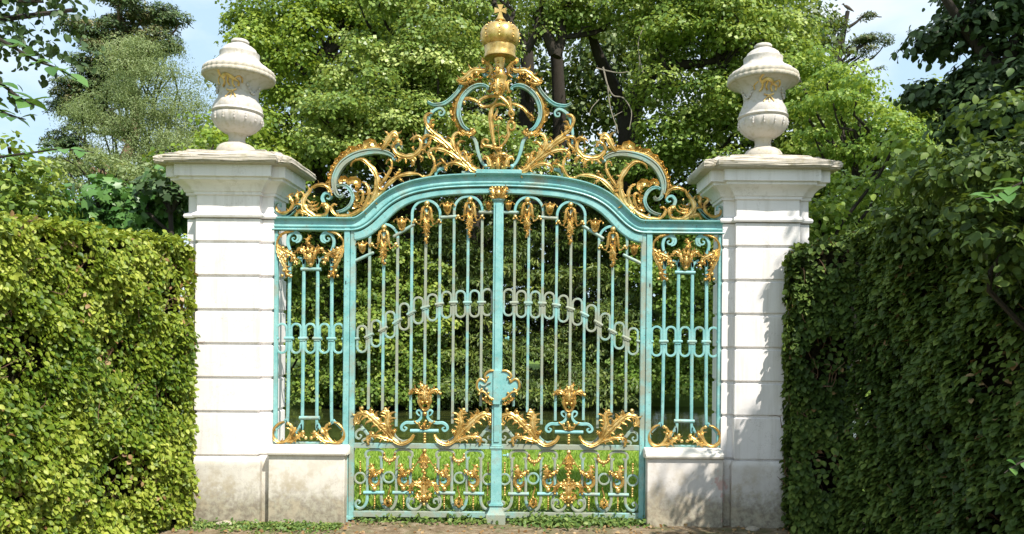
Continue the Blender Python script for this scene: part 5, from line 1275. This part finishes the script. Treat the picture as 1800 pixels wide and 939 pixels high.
# dead twigs hanging in the dark gap
rng_ = np.random.default_rng(9); b0 = tuple(at(1062,115,20.8)); dt = thing('dead_branch', 'pale bare dead branch hanging in the dark gap right of the crest', 'branch', b0); dt['_l'] = b0
mb = MB()
for pts, r_ in (([(1060,118),(1068,150),(1078,168),(1095,172),(1108,190),(1110,205),(1106,228)], .022), ([(1068,150),(1072,185),(1079,210),(1083,222),(1080,236)], .018), ([(1131,45),(1122,75),(1124,105),(1122,135)], .016), ([(1124,105),(1131,130)], .02), ([(1083,218),(1087,235)], .015), ([(1048,120),(1085,128),(1105,126)], .02), ([(1053,175),(1040,190),(1035,204)], .015), ([(1078,205),(1094,196)], .012)):
    mb = MB(); mb.tube(crom([np.array(at(x, y, 20.8)) for x, y in pts], 4), list(np.linspace(r_, r_*.4, (len(pts)-1)*4+1)) if len(pts) > 2 else [r_, r_*.9, r_*.8, r_*.7, r_*.6, r_*.5, r_*.4], 5); mb.build('twig', M['twig'], dt)
T('broadleaf_tree', 'light green airy tree behind the right urn and hedge', 'tree', 1500, 18, 5.6, .14,
  [E(1480,220,18,1.2,1.2,1.1,34), E(1560,300,17.5,1.1,1.1,.9,30), E(1430,150,19,.8,.9,.7,18), E(1510,190,19,.8,.8,.6,14), E(1620,380,17,1.2,1,1.0,18)], 560, .10, M['l_light'], seed=75, cr=(.3,.65), limbs=30, flat=.35, group=TB, shape='kite')
T('broadleaf_tree', 'mid green bushy tree between the light tree and the dark beech, right side', 'tree', 1640, 20, 6.4, .2,
  [E(1620,260,20,1.1,1.1,1.0,30), E(1720,220,20,1.4,1.2,1.4,34), E(1580,330,19,1.2,1,1.1,20), E(1780,220,20,1.6,1.2,1.8,22)], 500, .11, M['l_shrub'], seed=76, cr=(.35,.75), limbs=20, group=TB)
# cedar with a bird
cb = at(1490,590,38); cb = (cb.x, cb.y, -.1); ct = tree('cedar_tree', 'thin topped old cedar standing dark against the sky at upper right', 'tree', cb, (cb[0], cb[1], 15.3), .42,
  [E(1462,48,38,.75,.5,.36,16), E(1528,72,38,.95,.5,.30,18), E(1500,95,38,1.1,.6,.35,9), E(1448,72,38,.5,.4,.25,8), E(1532,28,38,.5,.3,.06,4), E(1500,130,38,1.4,.8,.5,10)], 900, .15, M['l_pine'], 'bark', 'needle', .45, (.22,.42), .2, .5, 77, None, 16, .2,
  trunks=[(cb, tuple(at(1490,20,38)), .50, .10), (tuple(at(1476,200,38)), tuple(at(1477,60,38)), .30, .14), (tuple(at(1492,48,38)), tuple(at(1525,22,38)), .08, .03), (tuple(at(1525,22,38)), tuple(at(1550,30,38)), .05, .02)])
bd = at(1489.5,13,38); b = MB(); bx, by, bz = bd
b.tube([(bx-.17,by,bz+.10),(bx-.08,by,bz+.06),(bx+.04,by,bz-.02),(bx+.20,by,bz-.12),(bx+.32,by,bz-.20)], [.03,.07,.085,.05,.015], 8)
b.sph((bx-.19,by,bz+.15), (.055,.05,.05), 8, 6); b.tube([(bx-.23,by,bz+.15),(bx-.30,by,bz+.13)], [.016,.004], 5); b.tube([(bx,by-.02,bz-.08),(bx,by-.02,bz-.20)], .010, 4); b.tube([(bx+.03,by+.02,bz-.08),(bx+.03,by+.02,bz-.20)], .010, 4)
m, t, o = nt('bird_feather'); pbsdf(t, o, (.10, .075, .06), .8); tag(b.build('bird', m, loc=tuple(bd)), 'small brown bird perched on the top of the cedar', 'bird')
# left side: pine, pale tree, distant growth
T('pine_tree', 'tall dark pine with gaps in its crown against the left sky', 'tree', 205, 34, 14.5, .35,
  [E(235,25,34,1.5,1,.45,15), E(180,60,34,1.5,1,.42,14), E(265,75,34,1.2,1,.5,10), E(190,110,34,1.6,1,.5,15), E(150,165,34,1.1,1,.6,12), E(130,210,34,.9,.8,.7,12), E(215,150,34,1.3,1,.6,12), E(120,255,34,.9,.8,.5,8), E(290,40,34,.7,.5,.22,4), E(215,-10,34,1.1,.8,.4,8), E(170,190,34,1.2,.9,.9,14), E(225,90,34,1.3,.9,.5,12), E(140,290,34,1.2,.9,.6,10)], 1500, .17, M['l_pine'], bark='bark_pine', seed=78, cr=(.40,.65), limbs=46, shape='needle', flat=.55, droop=0, up=.6)
T('willow_tree', 'loose olive green tree between the pine and the left pier', 'tree', 270, 20, 6.4, .14,
  [E(255,150,20,1.0,.9,1.0,30), E(300,210,20,1.1,1,1.2,34), E(210,220,20,1.1,1,1.0,30), E(350,240,20,.8,.8,1.0,18), E(270,290,19.5,1.6,1,.7,22)], 2400, .062, M['l_willow'], bark='bark', seed=79, cr=(.28,.55), limbs=40, shape='needle', flat=.9, droop=.9, up=.1)
T('shrub', 'small light green shrub mass below the olive tree at left', 'shrub', 150, 16, 3.2, .08,
  [E(150,310,16,.9,.7,.4,22), E(90,325,16.5,.7,.6,.28,12), E(240,320,16,.9,.7,.35,16)], 800, .075, M['l_willow'], seed=80, cr=(.2,.4), limbs=12)
T('shrub', 'green shrub close behind the left pier and urn', 'shrub', 410, 14, 4.0, .08,
  [E(400,250,14,.7,.6,.55,20), E(440,310,14,.7,.6,.5,16), E(350,300,14,.6,.6,.4,12)], 700, .085, M['l_maple'], seed=81, cr=(.22,.42), limbs=16)
# growth seen through the gate
T('spruce_tree', 'dark spruce with drooping sprays seen through the centre of the gate', 'tree', 850, 24, 7.5, .22,
  [E(810,420,24,1.2,1,1.3,30), E(860,520,23.0,1.5,1,1.2,44), E(800,690,21.8,1.3,.6,.35,26), E(890,690,21.8,1.2,.6,.35,22), E(830,640,22.6,1.5,1,.8,44), E(780,480,23,1.2,1,1.3,30), E(880,380,24.5,1.2,1,1.0,20)], 900, .15, M['l_yew'], seed=82, cr=(.35,.6), limbs=14, shape='needle', flat=.45, droop=1.2, up=.2, group=TB)
T('spruce_tree', 'yew green conifer seen through the right gate leaf', 'tree', 1000, 23.5, 7.5, .22,
  [E(960,440,23.5,1.3,1,1.4,34), E(1020,540,22.8,1.4,1,1.2,44), E(980,692,21.8,1.2,.6,.33,22), E(1060,688,21.8,1.2,.6,.35,22), E(970,640,22.6,1.6,1,.8,44), E(1090,560,23,1.0,1,1.2,24), E(1040,420,24,1.1,1,1.1,18)], 900, .15, M['l_yew'], seed=83, cr=(.35,.6), limbs=14, shape='needle', flat=.45, droop=1.2, up=.2, group=TB)
T('shrub', 'leafy mid green shrub on the far bank seen through the left leaf', 'shrub', 680, 21.9, 5.5, .12,
  [E(670,460,22.5,1.2,.9,1.2,30), E(720,530,21.9,1.3,.9,1.3,44), E(650,600,21.6,1.1,.9,.8,30), E(700,694,21.5,1.5,.6,.35,30), E(620,690,21.5,1.2,.6,.33,20), E(740,640,22,1.1,.8,.6,26), E(700,400,23,1.3,.9,.9,24), E(660,670,22,1.3,.8,.45,26), E(640,400,23,1.2,.9,1,20)], 620, .11, M['l_shrub'], seed=84, cr=(.3,.6), limbs=12, group=TB)
T('shrub', 'darker shrub on the far bank seen through the left side grille', 'shrub', 550, 21.9, 5, .12,
  [E(540,470,22.8,1.2,.9,1.2,34), E(550,690,22,1.2,.8,.3,20), E(560,400,23,1.2,.8,1,20), E(570,560,22.5,1.1,.9,1.0,22), E(530,640,22.2,1.1,.8,.6,16), E(590,660,22,.8,.8,.4,10)], 620, .11, M['l_shrub'], seed=85, cr=(.3,.6), limbs=12, group=TB)
T('shrub', 'bright leafy shrub on the far bank seen through the right grille', 'shrub', 1190, 21.9, 5.5, .12,
  [E(1150,460,22.8,1.1,.9,1.2,26), E(1200,540,22.5,1.3,.9,1.2,32), E(1140,620,22.3,1.1,.9,.7,30), E(1180,680,22,1.4,.8,.4,28), E(1160,400,23,1.4,.8,.9,24), E(1240,640,22.2,1.1,.9,.6,16), E(1230,430,23,1.1,.9,.8,14)], 620, .11, M['l_light'], seed=86, cr=(.3,.6), limbs=12, group=TB)
# woods behind everything, one mass
rng_ = np.random.default_rng(99); cs, rs = [], []
for i in range(430):
    px = rng_.uniform(380, 1500); top = np.interp(px, [380,430,600,1400,1450,1500], [330,120,-40,-40,150,260]); py = rng_.uniform(top, 640); D = rng_.uniform(27, 33)
    cs.append(np.array(at(px, py, D))); rs.append(rng_.uniform(.9, 1.5))
gap = [((1060,50),0),((1180,165),-5),((1225,135),-3),((505,80),-8)]
def keep(c):
    D = c[1] + 7; px = 940 + (c[0]-CX)*FOC/D; py = 590 - (c[2]-CZ)*FOC/D
    return all((px-g[0])**2 + (py-g[1])**2 > (s+35)**2 for g, s in gap)
for i in range(200):
    px = rng_.uniform(450, 1290) if i % 2 else rng_.uniform(450, 700); cs.append(np.array(at(px, rng_.uniform(370, 620), rng_.uniform(25.5, 28)))); rs.append(rng_.uniform(.8, 1.2))
kk = [i for i in range(len(cs)) if keep(cs[i])]; cs = [cs[i] for i in kk]; rs = [rs[i] for i in kk]
P_, N_, T_ = clump_cloud(rng_, cs, rs, 200, .9, None, .3)
g = leaves_mesh('background_woods', M['l_yew'], P_, N_, .20, 'kite', .3, T_*.8, rng=rng_); g['kind'] = 'stuff'
cs = []; rs = []
for i in range(120):
    px = rng_.uniform(-300, 480); py = rng_.uniform(300, 560) + 8*sin(px*.05); D = rng_.uniform(40, 50); cs.append(np.array(at(px, py, D))); rs.append(rng_.uniform(.8, 1.5))
for i in range(80):
    px = rng_.uniform(1480, 2100); py = rng_.uniform(300, 560); D = rng_.uniform(26, 32); cs.append(np.array(at(px, py, D))); rs.append(rng_.uniform(.8, 1.5))
P_, N_, T_ = clump_cloud(rng_, cs, rs, 200, .8, None, .4)
g = leaves_mesh('distant_woods', M['l_light'], P_, N_, .18, 'kite', .3, T_, rng=rng_); g['kind'] = 'stuff'
